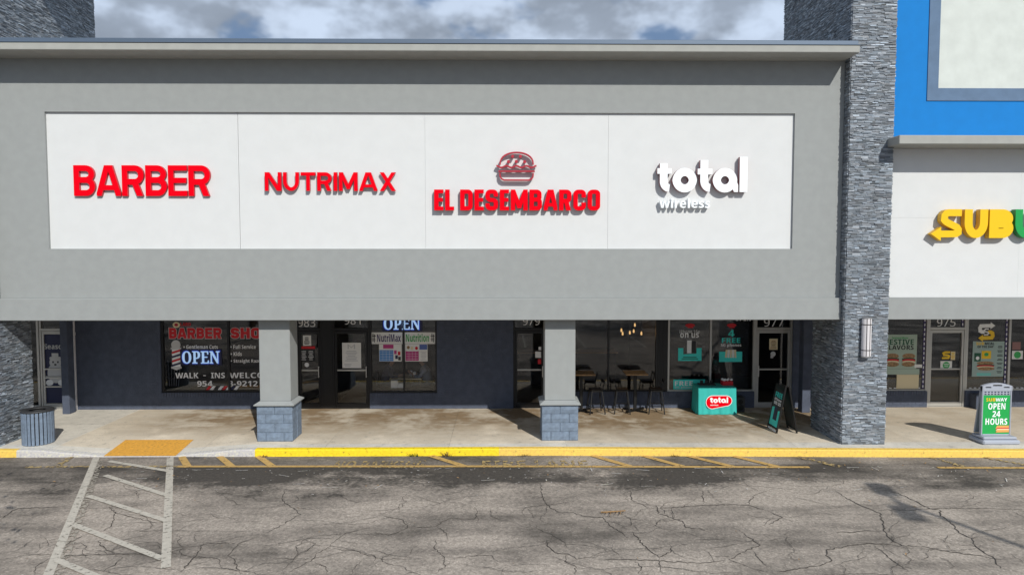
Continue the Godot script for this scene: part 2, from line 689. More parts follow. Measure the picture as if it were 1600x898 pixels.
func scuffed(c: Color, spread: float, scale: float, rough: float, bump: float, bump_scale: float, sd: int) -> StandardMaterial3D:
	# paint with darker scuffs and a few bare spots
	var m = tone(c, spread, scale, rough, bump, bump_scale, sd)
	var t = noise_tex(512, 0.028, c, c, 6, sd)
	var g = Gradient.new()
	g.offsets = PackedFloat32Array([0.0, 0.10, 0.17, 0.26, 0.7, 1.0])
	var d = Color(c.r * 0.66, c.g * 0.64, c.b * 0.66 + 0.04)
	var e = Color(c.r * 0.84, c.g * 0.82, c.b * 0.82)
	g.colors = PackedColorArray([d, d, e, Color(c.r * (1 - spread * 0.5), c.g * (1 - spread * 0.5), c.b), c, Color(minf(c.r * (1 + spread), 1), minf(c.g * (1 + spread), 1), c.b)])
	t.color_ramp = g
	m.albedo_texture = t
	return m

func materials():
	M.rough_relief = bump_tex(512, 0.11, 6.0)
	M.fine_relief = bump_tex(512, 0.42, 5.0, 7)
	M.stucco = tone(lin(0.308, 0.324, 0.324), 0.020, 0.54, 0.9, 0.45, 1.0, 2)
	M.stucco_band = tone(lin(0.308, 0.324, 0.324), 0.020, 0.53, 0.9, 0.45, 1.0, 12)
	M.cornice = tone(lin(0.36, 0.365, 0.345), 0.03, 0.4, 0.85, 0.3, 1.0, 3)
	M.flashing = mat(lin(0.11, 0.15, 0.21), 0.5, 0.3)
	M.white_panel = tone(lin(0.645, 0.66, 0.668), 0.010, 0.35, 0.8, 0.2, 1.0, 4)
	M.slate = tone(lin(0.076, 0.092, 0.135), 0.08, 0.6, 0.75, 0.4, 1.0, 5)
	M.slate_block = tone(lin(0.165, 0.215, 0.29), 0.10, 1.3, 0.8, 0.5, 1.0, 6)
	M.wall_dark = mat(lin(0.03, 0.032, 0.04), 0.8)
	M.blue = tone(lin(0.003, 0.195, 0.57), 0.02, 0.4, 0.9, 0.25, 1.0, 7)
	M.blue_grey = tone(lin(0.12, 0.19, 0.30), 0.04, 0.5, 0.85, 0.6, 1.0, 8)
	M.pale_panel = tone(lin(0.60, 0.64, 0.61), 0.03, 0.35, 0.85, 0.3, 1.0, 9)
	M.soffit = mat(lin(0.30, 0.30, 0.29), 0.9)
	M.ledger = mat(Color(1, 1, 1), 0.62)
	M.ledger.vertex_color_use_as_albedo = true
	M.ledger.normal_enabled = true
	M.ledger.normal_texture = M.rough_relief
	M.ledger.normal_scale = 0.9
	tri_map(M.ledger, 2.2)
	M.ledger_back = mat(lin(0.11, 0.12, 0.14), 0.9)
	M.black_frame = mat(lin(0.012, 0.012, 0.013), 0.4, 0.2)
	M.alu = mat(lin(0.50, 0.49, 0.46), 0.42, 0.45)
	M.steel = mat(lin(0.55, 0.55, 0.55), 0.3, 0.9)
	M.glass = mat(Color(0.03, 0.035, 0.04, 0.10), 0.02)
	M.glass.transparency = BaseMaterial3D.TRANSPARENCY_ALPHA
	M.glass.metallic_specular = 0.6
	M.kerb_pale = scuffed(lin(0.86, 0.58, 0.11), 0.10, 0.8, 0.65, 0.4, 1.0, 25)
	M.kerb_yellow = scuffed(lin(0.93, 0.68, 0.015), 0.08, 0.8, 0.65, 0.4, 1.0, 15)
	M.kerb_bare = scuffed(lin(0.60, 0.58, 0.52), 0.14, 0.9, 0.9, 0.5, 1.0, 16)
	M.pad_orange = scuffed(lin(0.74, 0.37, 0.05), 0.12, 0.9, 0.8, 0.5, 1.0, 17)
	M.asphalt = mat(Color(1, 1, 1), 0.92)
	M.asphalt.albedo_texture = asphalt_texture()
	M.asphalt.uv1_scale = Vector3(1, 1, 1)
	M.asphalt_far = tone(lin(0.20, 0.185, 0.168), 0.55, 0.07, 0.95, 0.0, 1.0, 18)
	M.concrete = mat(Color(1, 1, 1), 0.9)
	M.concrete.albedo_texture = sidewalk_texture()
	M.concrete.vertex_color_use_as_albedo = true
	M.crack = mat(lin(0.055, 0.048, 0.042), 1.0)
	M.paint_white = worn_paint(lin(0.56, 0.52, 0.45), 0.25, 31)
	M.paint_old = worn_paint(lin(0.42, 0.38, 0.32), 0.50, 32)
	M.paint_yellow = worn_paint(lin(0.62, 0.40, 0.14), 0.24, 33)
	M.paint_faint = worn_paint(lin(0.50, 0.37, 0.17), 0.52, 34)
	M.red_face = mat(lin(0.80, 0.001, 0.010), 0.5)
	M.red_face.metallic_specular = 0.12
	M.red_side = mat(lin(0.52, 0.03, 0.045), 0.5)
	M.dark_red = mat(lin(0.40, 0.010, 0.030), 0.45)
	M.dark_red_side = mat(lin(0.45, 0.10, 0.12), 0.5)
	M.white_face = mat(lin(0.90, 0.94, 0.97), 0.3)
	M.mauve_side = mat(lin(0.36, 0.20, 0.21), 0.5)
	M.sign_yellow = mat(lin(0.86, 0.54, 0.005), 0.35)
	M.yellow_side = mat(lin(0.72, 0.40, 0.01), 0.45)
	M.sign_green = mat(lin(0.01, 0.33, 0.07), 0.35)
	M.green_side = mat(lin(0.01, 0.22, 0.05), 0.45)
	M.white_print = mat(lin(0.88, 0.88, 0.88), 0.6)
	M.grey_print = mat(lin(0.58, 0.58, 0.58), 0.6)
	M.red_print = mat(lin(0.62, 0.012, 0.022), 0.6)
	M.teal = mat(lin(0.05, 0.74, 0.66), 0.55)
	M.teal_cloth = mat(lin(0.035, 0.46, 0.42), 0.8)
	M.navy = mat(lin(0.015, 0.02, 0.07), 0.6)
	M.black_print = mat(lin(0.02, 0.02, 0.022), 0.6)
	M.paper = mat(lin(0.84, 0.83, 0.80), 0.85)
	M.cream = mat(lin(0.80, 0.68, 0.44), 0.85)
	M.green_print = mat(lin(0.04, 0.40, 0.10), 0.6)
	M.dark_green = mat(lin(0.012, 0.10, 0.05), 0.6)
	M.purple = mat(lin(0.05, 0.035, 0.14), 0.6)
	M.black_metal = mat(lin(0.018, 0.018, 0.018), 0.45, 0.5)
	M.grey_plastic = mat(lin(0.36, 0.39, 0.46), 0.55)
	M.dark_plastic = mat(lin(0.03, 0.03, 0.032), 0.55)
	M.wood = tone(lin(0.34, 0.20, 0.09), 0.25, 2.0, 0.55, 0.2, 1.0, 19)
	M.lamp_white = mat(lin(0.66, 0.64, 0.66), 0.4)
	M.bronze = mat(lin(0.05, 0.04, 0.04), 0.5, 0.5)
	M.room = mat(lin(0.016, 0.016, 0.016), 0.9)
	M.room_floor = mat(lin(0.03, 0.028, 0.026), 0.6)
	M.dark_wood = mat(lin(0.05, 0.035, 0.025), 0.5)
	M.bark = tone(lin(0.12, 0.09, 0.06), 0.3, 1.5, 0.95, 1.0, 1.0, 20)
	M.leaf = mat(lin(0.05, 0.11, 0.025), 0.6)
	M.leaf.backlight = lin(0.05, 0.10, 0.02)
	M.dry_leaf = mat(lin(0.30, 0.18, 0.08), 0.9)

# ------------------------------------------------------------------ ground
func kerb_z(x: float) -> float:
	return 0.47 + 0.028 * clampf(x - 1.0, 0.0, 14.0)

func ramp_drop(x: float) -> float:
	# how far the kerb is lowered: a kerb ramp between x -8.65 and -7.05 with flares
	var d = maxf(maxf(-8.65 - x, x + 7.05), 0.0)
	return clampf(1.0 - d / 1.35, 0.0, 1.0)

func walk_y(x: float, z: float) -> float:
	var e = kerb_z(x)
	return -0.135 * ramp_drop(x) * clampf(1.0 - (e - z) / 1.05, 0.0, 1.0)

func sheet(st: SurfaceTool, x0, x1, z0, z1, nx: int, nz: int, f: Callable, lift := 0.0):
	for i in nx:
		for j in nz:
			var a = lerpf(x0, x1, float(i) / nx)
			var b = lerpf(x0, x1, float(i + 1) / nx)
			var c = lerpf(z0, z1, float(j) / nz)
			var d = lerpf(z0, z1, float(j + 1) / nz)
			quad(st, Vector3(a, f.call(a, c) + lift, c), Vector3(b, f.call(b, c) + lift, c), Vector3(b, f.call(b, d) + lift, d), Vector3(a, f.call(a, d) + lift, d), Vector3.UP)

func flat_lot(_x: float, _z: float) -> float:
	return LOT

func ground():
	var st = mb()
	quad(st, Vector3(-400, LOT - 0.012, -400), Vector3(400, LOT - 0.012, -400), Vector3(400, LOT - 0.012, 400), Vector3(-400, LOT - 0.012, 400), Vector3.UP)
	tag(put("ground", done(st), M.asphalt_far), "grey weathered asphalt ground stretching away around the shops", "ground", "", "structure")
	st = mb()
	use_uv = Rect2(-16, 0, 32, 16)
	sheet(st, -16.0, 16.0, 0.0, 16.0, 1, 1, flat_lot)
	use_uv = Rect2()
	tag(put("parking_lot", done(st), M.asphalt), "cracked and stained grey asphalt drive in front of the shops", "parking lot", "", "structure")
	# sidewalk of cast slabs
	var walk = group_node("sidewalk", self)
	tag(walk, "pale concrete sidewalk with brown stains under the shop canopy", "sidewalk", "", "structure")
	var xs = [-22.0, -16.0, -12.6, -9.86, -6.6, -3.9, -1.2, 1.38, 4.35, 6.41, 9.2, 12.0, 14.8, 20.0]
	use_uv = Rect2(-16, -3.6, 32, 4.5)
	for i in xs.size() - 1:
		for row in 2:
			var a = xs[i] + 0.002
			var b = xs[i + 1] - 0.002
			var z0 = -3.75 if row == 0 else -1.75
			var z1 = -1.758
			if row == 1: z1 = 0.0
			var v = rng.randf_range(0.93, 1.05)
			tint = Color(v, v, v)
			st = mb()
			if row == 0:
				sheet(st, a, b, z0, z1, 2, 2, walk_y)
			else:
				var n = 24 if (a < -6.5 and b > -10) else 4
				for k in n:
					var p = lerpf(a, b, float(k) / n)
					var q = lerpf(a, b, float(k + 1) / n)
					for jj in 6:
						var fa = float(jj) / 6
						var fb = float(jj + 1) / 6
						var e0 = kerb_z(p) - 0.155
						var e1 = kerb_z(q) - 0.155
						var pts = [Vector3(p, 0, lerpf(z0, e0, fa)), Vector3(q, 0, lerpf(z0, e1, fa)), Vector3(q, 0, lerpf(z0, e1, fb)), Vector3(p, 0, lerpf(z0, e0, fb))]
						for m in 4: pts[m].y = walk_y(pts[m].x, pts[m].z)
						quad(st, pts[0], pts[1], pts[2], pts[3], Vector3.UP)
			put("sidewalk_slab", done(st), M.concrete, walk)
	tint = Color(1, 1, 1)
	use_uv = Rect2()
	put("slab_bed", box_mesh(-22, 20, -0.2, -0.162, -3.75, 0.3), M.kerb_bare, walk)
	# kerb: cast lengths, yellow but for the bare stretch at the ramp
	var kerb = group_node("kerb", self)
	tag(kerb, "concrete kerb painted yellow, bare where the ramp meets the asphalt", "kerb", "", "structure")
	var ks = [-22.0, -16.0, -13.0, -10.45, -9.9, -8.9, -8.65, -8.2, -7.5, -7.05, -6.7, -5.9, -5.36, -2.4, -0.1, 1.42, 4.35, 7.4, 9.2, 12.0, 14.8, 20.0]
	for i in ks.size() - 1:
		st = mb()
		var n = 6 if ks[i + 1] - ks[i] > 0.7 else 2
		var bare = ks[i] >= -10.46 and ks[i] < -5.4
		for k in n:
			var a = lerpf(ks[i], ks[i + 1], float(k) / n)
			var b = lerpf(ks[i], ks[i + 1], float(k + 1) / n)
			var za = kerb_z(a)
			var zb = kerb_z(b)
			var r = 0.022
			var f = func(zz, yy, t): return Vector3(a if t == 0 else b, walk_y(a if t == 0 else b, (za if t == 0 else zb) + minf(zz, 0.0)) + 0.003 + yy, (za if t == 0 else zb) + zz)
			var prof = [Vector2(-0.15, 0), Vector2(-r, 0), Vector2(-r * 0.3, -r * 0.3), Vector2(0, -r), Vector2(0.012, -0.2)]
			for m in prof.size() - 1:
				var p = prof[m]
				var q = prof[m + 1]
				quad(st, f.call(p.x, p.y, 0), f.call(p.x, p.y, 1), f.call(q.x, q.y, 1), f.call(q.x, q.y, 0), Vector3(0, q.x - p.x + 0.001, p.y - q.y))
		put("kerb_length", done(st), M.kerb_bare if bare else (M.kerb_pale if ks[i] > -0.2 or ks[i] < -10 else M.kerb_yellow), kerb)
	st = mb()
	var f2 = func(x, z): return walk_y(x, z) + 0.004
	# the painted pad leans with the aisle
	for i in 8:
		for j in 6:
			var q = []
			for m in [[0, 0], [1, 0], [1, 1], [0, 1]]:
				var u = (i + m[0]) / 8.0
				var w = (j + m[1]) / 6.0
				var x = lerpf(-8.60, -7.06, u)
				var z = lerpf(-0.40, kerb_z(x) - 0.005, w)
				q.append(Vector3(x, f2.call(x, z) + 0.004, z))
			quad(st, q[0], q[1], q[2], q[3], Vector3.UP)
	tag(put("ramp_pad", done(st), M.pad_orange), "orange painted pad on the kerb ramp at the head of the hatched aisle", "ramp pad", "", "structure")
	cracks()

func box_mesh(x0, x1, y0, y1, z0, z1, bev := 0.0) -> ArrayMesh:
	var st = mb()
	bb(st, x0, x1, y0, y1, z0, z1, bev)
	return done(st)

func strip(st: SurfaceTool, pts: Array, w: float, y: float, jag := 0.0, taper := false):
	# a flat ribbon along points (x, z)
	var n = pts.size()
	var L = []
	var R = []
	for i in n:
		var d: Vector2 = (pts[mini(i + 1, n - 1)] - pts[maxi(i - 1, 0)]).normalized()
		var p = Vector2(-d.y, d.x)
		var k = w * 0.5 * (1.0 + rng.randf_range(-jag, jag))
		if taper: k *= clampf(minf(i, n - 1 - i) / 6.0 + 0.25, 0.25, 1.0)
		L.append(pts[i] + p * k)
		R.append(pts[i] - p * k)
	for i in n - 1:
		quad(st, Vector3(L[i].x, y, L[i].y), Vector3(L[i + 1].x, y, L[i + 1].y), Vector3(R[i + 1].x, y, R[i + 1].y), Vector3(R[i].x, y, R[i].y), Vector3.UP)

func jagged(pts: Array, step: float, amp: float) -> Array:
	var out = []
	for i in pts.size() - 1:
		var a: Vector2 = pts[i]
		var b: Vector2 = pts[i + 1]
		var n = maxi(1, int(a.distance_to(b) / step))
		var pr = (b - a).normalized().orthogonal()
		for k in n:
			var p = a.lerp(b, float(k) / n)
			if k > 0 or i > 0: p += pr * rng.randf_range(-amp, amp) + (b - a).normalized() * rng.randf_range(-amp, amp) * 0.5
			out.append(p)
	out.append(pts[-1])
	return out

func cracks():
	var runs = [
	"-4.05,2.56 -3.96,3.03 -3.80,3.30 -3.55,3.57 -3.43,3.76 -3.60,4.24 -3.74,4.55",
	"-2.15,4.32 -2.49,4.54 -2.55,4.78 -2.63,5.07 -2.74,5.26 -2.74,5.48 -2.89,5.73 -2.97,5.87 -2.98,5.94",
	"-2.62,5.10 -2.22,5.19 -1.95,5.35 -1.74,5.46 -1.32,5.46",
	"-3.29,5.42 -2.79,5.45",
	"-2.69,5.56 -2.49,5.73 -2.42,5.94",
	"-1.03,4.80 -1.05,5.09 -0.88,5.37 -0.83,5.73 -0.95,5.92",
	"-0.84,5.50 -0.41,5.37 -0.20,5.35 -0.08,5.59",
	"-2.05,3.81 -1.67,4.02 -1.52,4.36 -1.78,4.64 -2.05,4.54",
	"-1.52,4.36 -1.08,4.30 -1.02,4.13 -0.87,3.96 -0.49,4.00 -0.45,3.76 -0.49,3.46",
	"-1.08,4.30 -0.90,4.56 -0.86,4.80",
	"-2.03,5.51 -2.09,5.76 -2.09,5.95",
	"-3.64,3.42 -3.18,3.58",
	"0.70,2.22 0.69,3.00 0.79,3.48 0.94,3.74 1.16,3.74 1.31,3.89 1.44,3.92 1.65,3.96 1.71,4.27 1.88,4.65 1.91,4.78",
	"0.42,3.55 0.50,3.98",
	"0.47,4.32 0.74,4.64 0.94,4.97 0.92,5.14",
	"0.66,4.82 0.66,5.03 0.74,5.28 0.93,5.34 1.05,5.50 1.34,5.45",
	"0.93,5.36 0.88,5.57 1.01,5.75 0.98,5.98",
	"2.03,4.53 2.07,4.84 2.13,5.19 2.25,5.46 2.49,5.25 2.50,5.02",
	"2.25,5.46 2.18,5.82 2.19,5.96",
	"1.40,5.50 1.75,5.53 2.23,5.57 2.72,5.65 3.16,5.58",
	"2.34,2.68 2.28,3.18 2.52,3.57",
	"2.66,3.42 2.62,3.79 2.93,4.15 2.92,4.38 3.18,4.48 3.24,4.61",
	"2.64,3.57 2.94,3.54 3.45,3.43 3.98,3.40 4.25,3.44 4.50,3.71",
	"4.25,3.44 4.53,2.97 4.88,2.72",
	"3.68,2.70 3.50,3.36",
	"3.73,4.49 3.82,4.86 3.86,5.06 3.58,5.26 3.24,5.55 3.41,5.73",
	"3.02,5.42 3.28,5.44",
	"3.67,5.26 3.70,5.78",
	"1.88,5.56 1.93,5.76 1.85,5.96",
	"6.12,2.73 6.15,3.19 6.27,3.62 6.35,3.84 6.15,4.32 6.00,4.61 5.95,4.89 5.99,5.12 6.29,5.15 6.58,5.35 6.93,5.46 7.05,5.57 7.23,5.61",
	"6.32,3.69 6.87,3.70 7.50,3.63 8.03,3.64 8.45,3.64 8.88,3.72",
	"7.04,2.74 7.21,2.87 7.28,3.24 7.33,3.63 7.46,3.71 7.31,3.96 7.27,4.33 7.16,4.66 7.22,4.87 7.08,5.10 7.05,5.44 7.09,5.57 7.00,5.72 6.94,5.87",
	"7.20,4.90 7.36,4.81 7.40,4.90",
	"4.50,3.71 4.63,4.00 4.30,4.30",
	"4.63,4.07 4.83,4.24",
	"5.15,4.57 5.43,4.63 5.66,4.57 5.97,4.58",
	"5.99,5.12 5.71,5.06 5.57,5.03 5.19,5.11 4.80,5.25 4.70,5.44 4.71,5.59 4.40,5.77 4.14,5.84 3.70,5.96",
	"5.56,5.06 5.57,5.39 5.56,5.66 5.60,5.96",
	"8.70,3.72 8.64,4.05",
	"7.42,5.42 7.38,5.70",
	"-7.05,5.24 -6.87,5.27 -6.61,5.27 -6.26,5.30 -5.92,5.28 -5.58,5.26 -4.98,5.26 -4.63,4.99",
	"-6.20,4.80 -5.93,5.09 -5.65,5.26",
	"-5.52,5.36 -5.49,5.62 -5.55,5.84",
	"-6.56,5.40 -6.56,5.66 -6.43,5.89",
	"-6.83,3.38 -6.55,3.68 -6.33,4.17 -6.34,4.46",
	"-6.49,4.52 -6.58,4.73 -6.62,4.99",
	"-8.29,3.94 -8.38,3.59 -8.35,3.44 -7.90,3.41 -7.61,3.34",
	"-6.52,3.68 -6.01,3.94 -5.65,4.11",
	"-4.84,4.57 -4.69,4.81",
	"-4.55,4.90 -4.47,5.38 -4.46,5.83",
	"-3.83,4.68 -4.02,4.94 -4.01,5.33 -3.86,5.49 -3.60,5.93",
	"-4.47,5.38 -3.98,5.41",
	"-4.54,4.90 -4.04,4.91",
	"-4.91,5.13 -4.80,4.99 -4.61,4.87"]
	var st = mb()
	var y = LOT + 0.004
	for s in runs:
		var pts = []
		for w in s.split(" "):
			var c = w.split(",")
			pts.append(Vector2(float(c[0]), float(c[1])))
		var j = jagged(pts, 0.05, 0.020)
		strip(st, j, rng.randf_range(0.010, 0.016), y, 0.5, true)
		y += 0.00004
		for k in j.size() / 14:      # hairlines that leave the main crack
			var p = j[rng.randi_range(0, j.size() - 1)]
			var a = rng.randf() * TAU
			var l = rng.randf_range(0.15, 0.6)
			var q = [p]
			for m in 3:
				a += rng.randf_range(-0.6, 0.6)
				q.append(q[-1] + Vector2(cos(a), sin(a)) * l / 3.0)
			strip(st, jagged(q, 0.05, 0.012), 0.007, y, 0.5, true)
			y += 0.00004
	for k in 170:                     # fine crazing all over the drive
		var p = Vector2(rng.randf_range(-9, 9), rng.randf_range(1.6, 6.4))
		var a = rng.randf() * TAU
		var q = [p]
		for m in rng.randi_range(4, 10):
			a += rng.randf_range(-0.7, 0.7)
			q.append(q[-1] + Vector2(cos(a) * 1.3, sin(a) * 0.8) * 0.16)
		strip(st, jagged(q, 0.05, 0.014), 0.0065, y, 0.5, true)
		y += 0.00004
	tag(put("asphalt_crack", done(st), M.crack), "dark branching cracks across the worn asphalt drive", "cracks", "", "stuff")

func para(st, a: Vector2, b: Vector2, w: float, y: float):
	strip(st, [a, b], w, y)

func markings():
	var y = LOT + 0.012
	var aisle = group_node("aisle_marking", self)
	tag(aisle, "worn white hatched access aisle leading to the orange ramp pad", "road marking", "", "structure")
	var rows = [[Vector2(-7.15, 0.52), Vector2(-4.72, 5.72), 0.13, 0], [Vector2(-8.72, 0.52), Vector2(-6.18, 6.0), 0.13, 0],
		[Vector2(-8.50, 0.75), Vector2(-6.00, 6.1), 0.12, 1]]
	for r in rows:
		var st = mb()
		para(st, r[0], r[1], r[2], y + [0.0, 0.001, 0.002][rows.find(r)])
		put("edge_line", done(st), M.paint_white if r[3] == 0 else M.paint_old, aisle)
	for r in [[Vector2(-8.30, 0.80), Vector2(-6.72, 1.47)], [Vector2(-7.85, 1.72), Vector2(-6.08, 2.86)], [Vector2(-7.50, 2.86), Vector2(-5.50, 4.05)], [Vector2(-6.98, 4.16), Vector2(-4.90, 5.44)], [Vector2(-6.40, 5.46), Vector2(-4.3, 6.7)]]:
		var st = mb()
		para(st, r[0], r[1], 0.11, y + 0.004)
		put("hatch_line", done(st), M.paint_white, aisle)
	var stalls = group_node("stall_marking", self)
	tag(stalls, "white parking stall lines out on the lot facing the shops", "road marking", "", "structure")
	for k in 15:
		var st = mb()
		var x = -21.0 + k * 2.75
		para(st, Vector2(x, 9.2), Vector2(x, 14.4), 0.11, y)
		put("stall_line", done(st), M.paint_white, stalls)
	var lane = group_node("fire_lane_marking", self)
	tag(lane, "faded yellow fire lane line with slanting bars beside the kerb", "road marking", "", "structure")
	for r in [[-9.78, -8.95, 1.165, 1], [-8.9, -6.72, 1.18, 1], [-6.70, 6.25, 1.28, 0], [8.86, 16.0, 1.56, 0]]:
		var st = mb()
		var pts = []
		for k in 9:
			var x = lerpf(r[0], r[1], k / 8.0)
			pts.append(Vector2(x, 1.235 + 0.022 * clampf(x, 0, 12) - 0.01 * clampf(-x, 0, 7)))
		strip(st, pts, 0.115, y, 0.05)
		put("lane_line", done(st), M.paint_yellow if r[3] == 0 else M.paint_faint, lane)
	for r in [[-9.30, -9.14], [-6.92, -6.45], [-6.11, -5.55], [-5.28, -4.72], [-1.58, -0.82], [1.91, 2.60], [3.01, 3.68], [3.98, 4.70], [4.95, 5.62], [10.28, 10.95], [9.15, 9.45], [6.3, 6.9]]:
		var st = mb()
		var e = kerb_z(r[0]) + 0.02
		para(st, Vector2(r[0], e), Vector2(r[1], 1.22 + 0.022 * clampf(r[1], 0, 12)), 0.145, y + 0.003)
		put("slant_bar", done(st), M.paint_yellow if r[0] > -9.0 and r[0] < 6.2 else M.paint_faint, lane)
	for t in [["NO PARKING", -3.5, -1.62], ["FIRE LANE", -0.45, 1.75]]:
		var o = text(lane, t[0], sans_bold, M.paint_faint, t[1], t[2], -1.06, -0.60, 0.0, 0.002)
		o.rotation_degrees.x = -90
		o.position = Vector3(o.position.x, y + 0.002, 0.0)
		o.position.z = 1.10
		o.scale.y = o.scale.y * 1.0

# ------------------------------------------------------------------ the main building
func bricks(parent, x0, x1, y0, y1, z, called := "brick_face"):
	# painted running bond on a wall face: joined, for the bricks are only a few pixels high
	var st = mb()
	var row = 0
	var y = y0
	while y < y1 - 0.01:
		var hh = minf(0.067, y1 - y)
		var x = x0 - (0.105 if row % 2 == 1 else 0.0)
		while x < x1:
			var a = maxf(x, x0)
			var b = minf(x + 0.202, x1)
			if b - a > 0.02:
				face5(st, a, b - 0.008, y + 0.004, y + hh - 0.004, z, z + 0.005 + rng.randf_range(-0.0012, 0.0012))
			x += 0.21
		y += 0.075
		row += 1
	put(called, done(st), M.slate, parent, "stuff")

func face5(st, x0, x1, y0, y1, z0, z1):
	var a = [Vector3(x0, y0, z1), Vector3(x1, y0, z1), Vector3(x1, y1, z1), Vector3(x0, y1, z1)]
	var b = [Vector3(x0, y0, z0), Vector3(x1, y0, z0), Vector3(x1, y1, z0), Vector3(x0, y1, z0)]
	quad(st, a[0], a[1], a[2], a[3], Vector3(0, 0, 1))
	quad(st, a[0], a[1], b[1], b[0], Vector3(0, -1, 0))
	quad(st, a[3], a[2], b[2], b[3], Vector3(0, 1, 0))
	quad(st, a[0], a[3], b[3], b[0], Vector3(-1, 0, 0))
	quad(st, a[1], a[2], b[2], b[1], Vector3(1, 0, 0))

func wall_piece(parent, x0, x1, y0, y1, rowlock := false):
	one_box("wall", parent, M.slate, x0, x1, y0, y1, WZ - 0.2, WZ)
	if rowlock:
		bricks(parent, x0, x1, y0, y1 - 0.11, WZ)
		var st = mb()
		var x = x0
		while x < x1 - 0.03:
			bb(st, x + 0.003, minf(x + 0.064, x1), y1 - 0.105, y1 + 0.012 + rng.randf_range(-0.002, 0.002), WZ - 0.03, WZ + 0.02)
			x += 0.071
		put("sill_bricks", done(st), M.slate, parent, "stuff")
	else:
		bricks(parent, x0, x1, y0, y1, WZ)

func window_unit(parent, x0, x1, y0, y1, m, mullions: Array, fw := 0.045):
	var w = group_node("window", parent)
	var st = mb()
	var z0 = WZ - 0.115
	var z1 = WZ - 0.03
	bb(st, x0, x0 + fw, y0, y1, z0, z1, 0.004)
	bb(st, x1 - fw, x1, y0, y1, z0, z1, 0.004)
	bb(st, x0 + fw, x1 - fw, y0, y0 + fw, z0, z1, 0.004)
	bb(st, x0 + fw, x1 - fw, y1 - fw, y1, z0, z1, 0.004)
	put("frame", done(st), m, w)
	var edges = [x0 + fw]
	for k in mullions:
		one_box("mullion", w, m, k - fw * 0.5, k + fw * 0.5, y0 + fw, y1 - fw, z0 + 0.002, z1 - 0.002, 0.004)
		edges.append(k - fw * 0.5)
		edges.append(k + fw * 0.5)
	edges.append(x1 - fw)
	for k in range(0, edges.size(), 2):
		one_box("pane", w, M.glass, edges[k] + 0.002, edges[k + 1] - 0.002, y0 + fw + 0.002, y1 - fw - 0.002, WZ - 0.085, WZ - 0.070)
	return w

func door_unit(parent, x0, x1, m, hinge_left := true, y1 := 2.72, bar_y := 1.02, kick := 0.14):
	# frame with a transom, a glazed leaf, a push bar and a pull handle
	var d = group_node("door", parent)
	var fw = 0.05
	var z0 = WZ - 0.14
	var z1 = WZ - 0.03
	var st = mb()
	bb(st, x0, x0 + fw, 0, y1, z0, z1, 0.004)
	bb(st, x1 - fw, x1, 0, y1, z0, z1, 0.004)
	bb(st, x0 + fw, x1 - fw, 2.12, 2.19, z0, z1, 0.004)
	bb(st, x0 + fw, x1 - fw, y1 - fw, y1, z0, z1, 0.004)
	bb(st, x0 + fw, x1 - fw, 0.0, 0.02, z0, z1)
	put("frame", done(st), m, d)
	one_box("transom_pane", d, M.glass, x0 + fw, x1 - fw, 2.192, y1 - fw - 0.002, WZ - 0.085, WZ - 0.070)
	var a = x0 + fw + 0.006
	var b = x1 - fw - 0.006
	st = mb()
	var s = 0.055
	bb(st, a, a + s, 0.026, 2.112, z0 + 0.03, z1 - 0.012, 0.004)
	bb(st, b - s, b, 0.026, 2.112, z0 + 0.03, z1 - 0.012, 0.004)
	bb(st, a + s, b - s, 2.035, 2.112, z0 + 0.03, z1 - 0.012, 0.004)
	bb(st, a + s, b - s, 0.026, kick, z0 + 0.03, z1 - 0.012, 0.004)
	put("leaf_frame", done(st), m, d)
	one_box("pane", d, M.glass, a + s + 0.001, b - s - 0.001, kick + 0.002, 2.033, WZ - 0.095, WZ - 0.080)
	one_box("push_bar", d, M.alu, a + s + 0.002, b - s - 0.002, bar_y, bar_y + 0.045, WZ - 0.078, WZ - 0.055, 0.005)
	st = mb()
	var hx = b - 0.03 if hinge_left else a + 0.03
	tube(st, Vector3(hx, 0.86, WZ + 0.03), Vector3(hx, 1.16, WZ + 0.03), 0.012, 0.012, 8)
	for yy in [0.88, 1.14]: tube(st, Vector3(hx, yy, WZ - 0.045), Vector3(hx, yy, WZ + 0.03), 0.009, 0.009, 6)
	put("handle", done(st), M.steel, d)
	return d

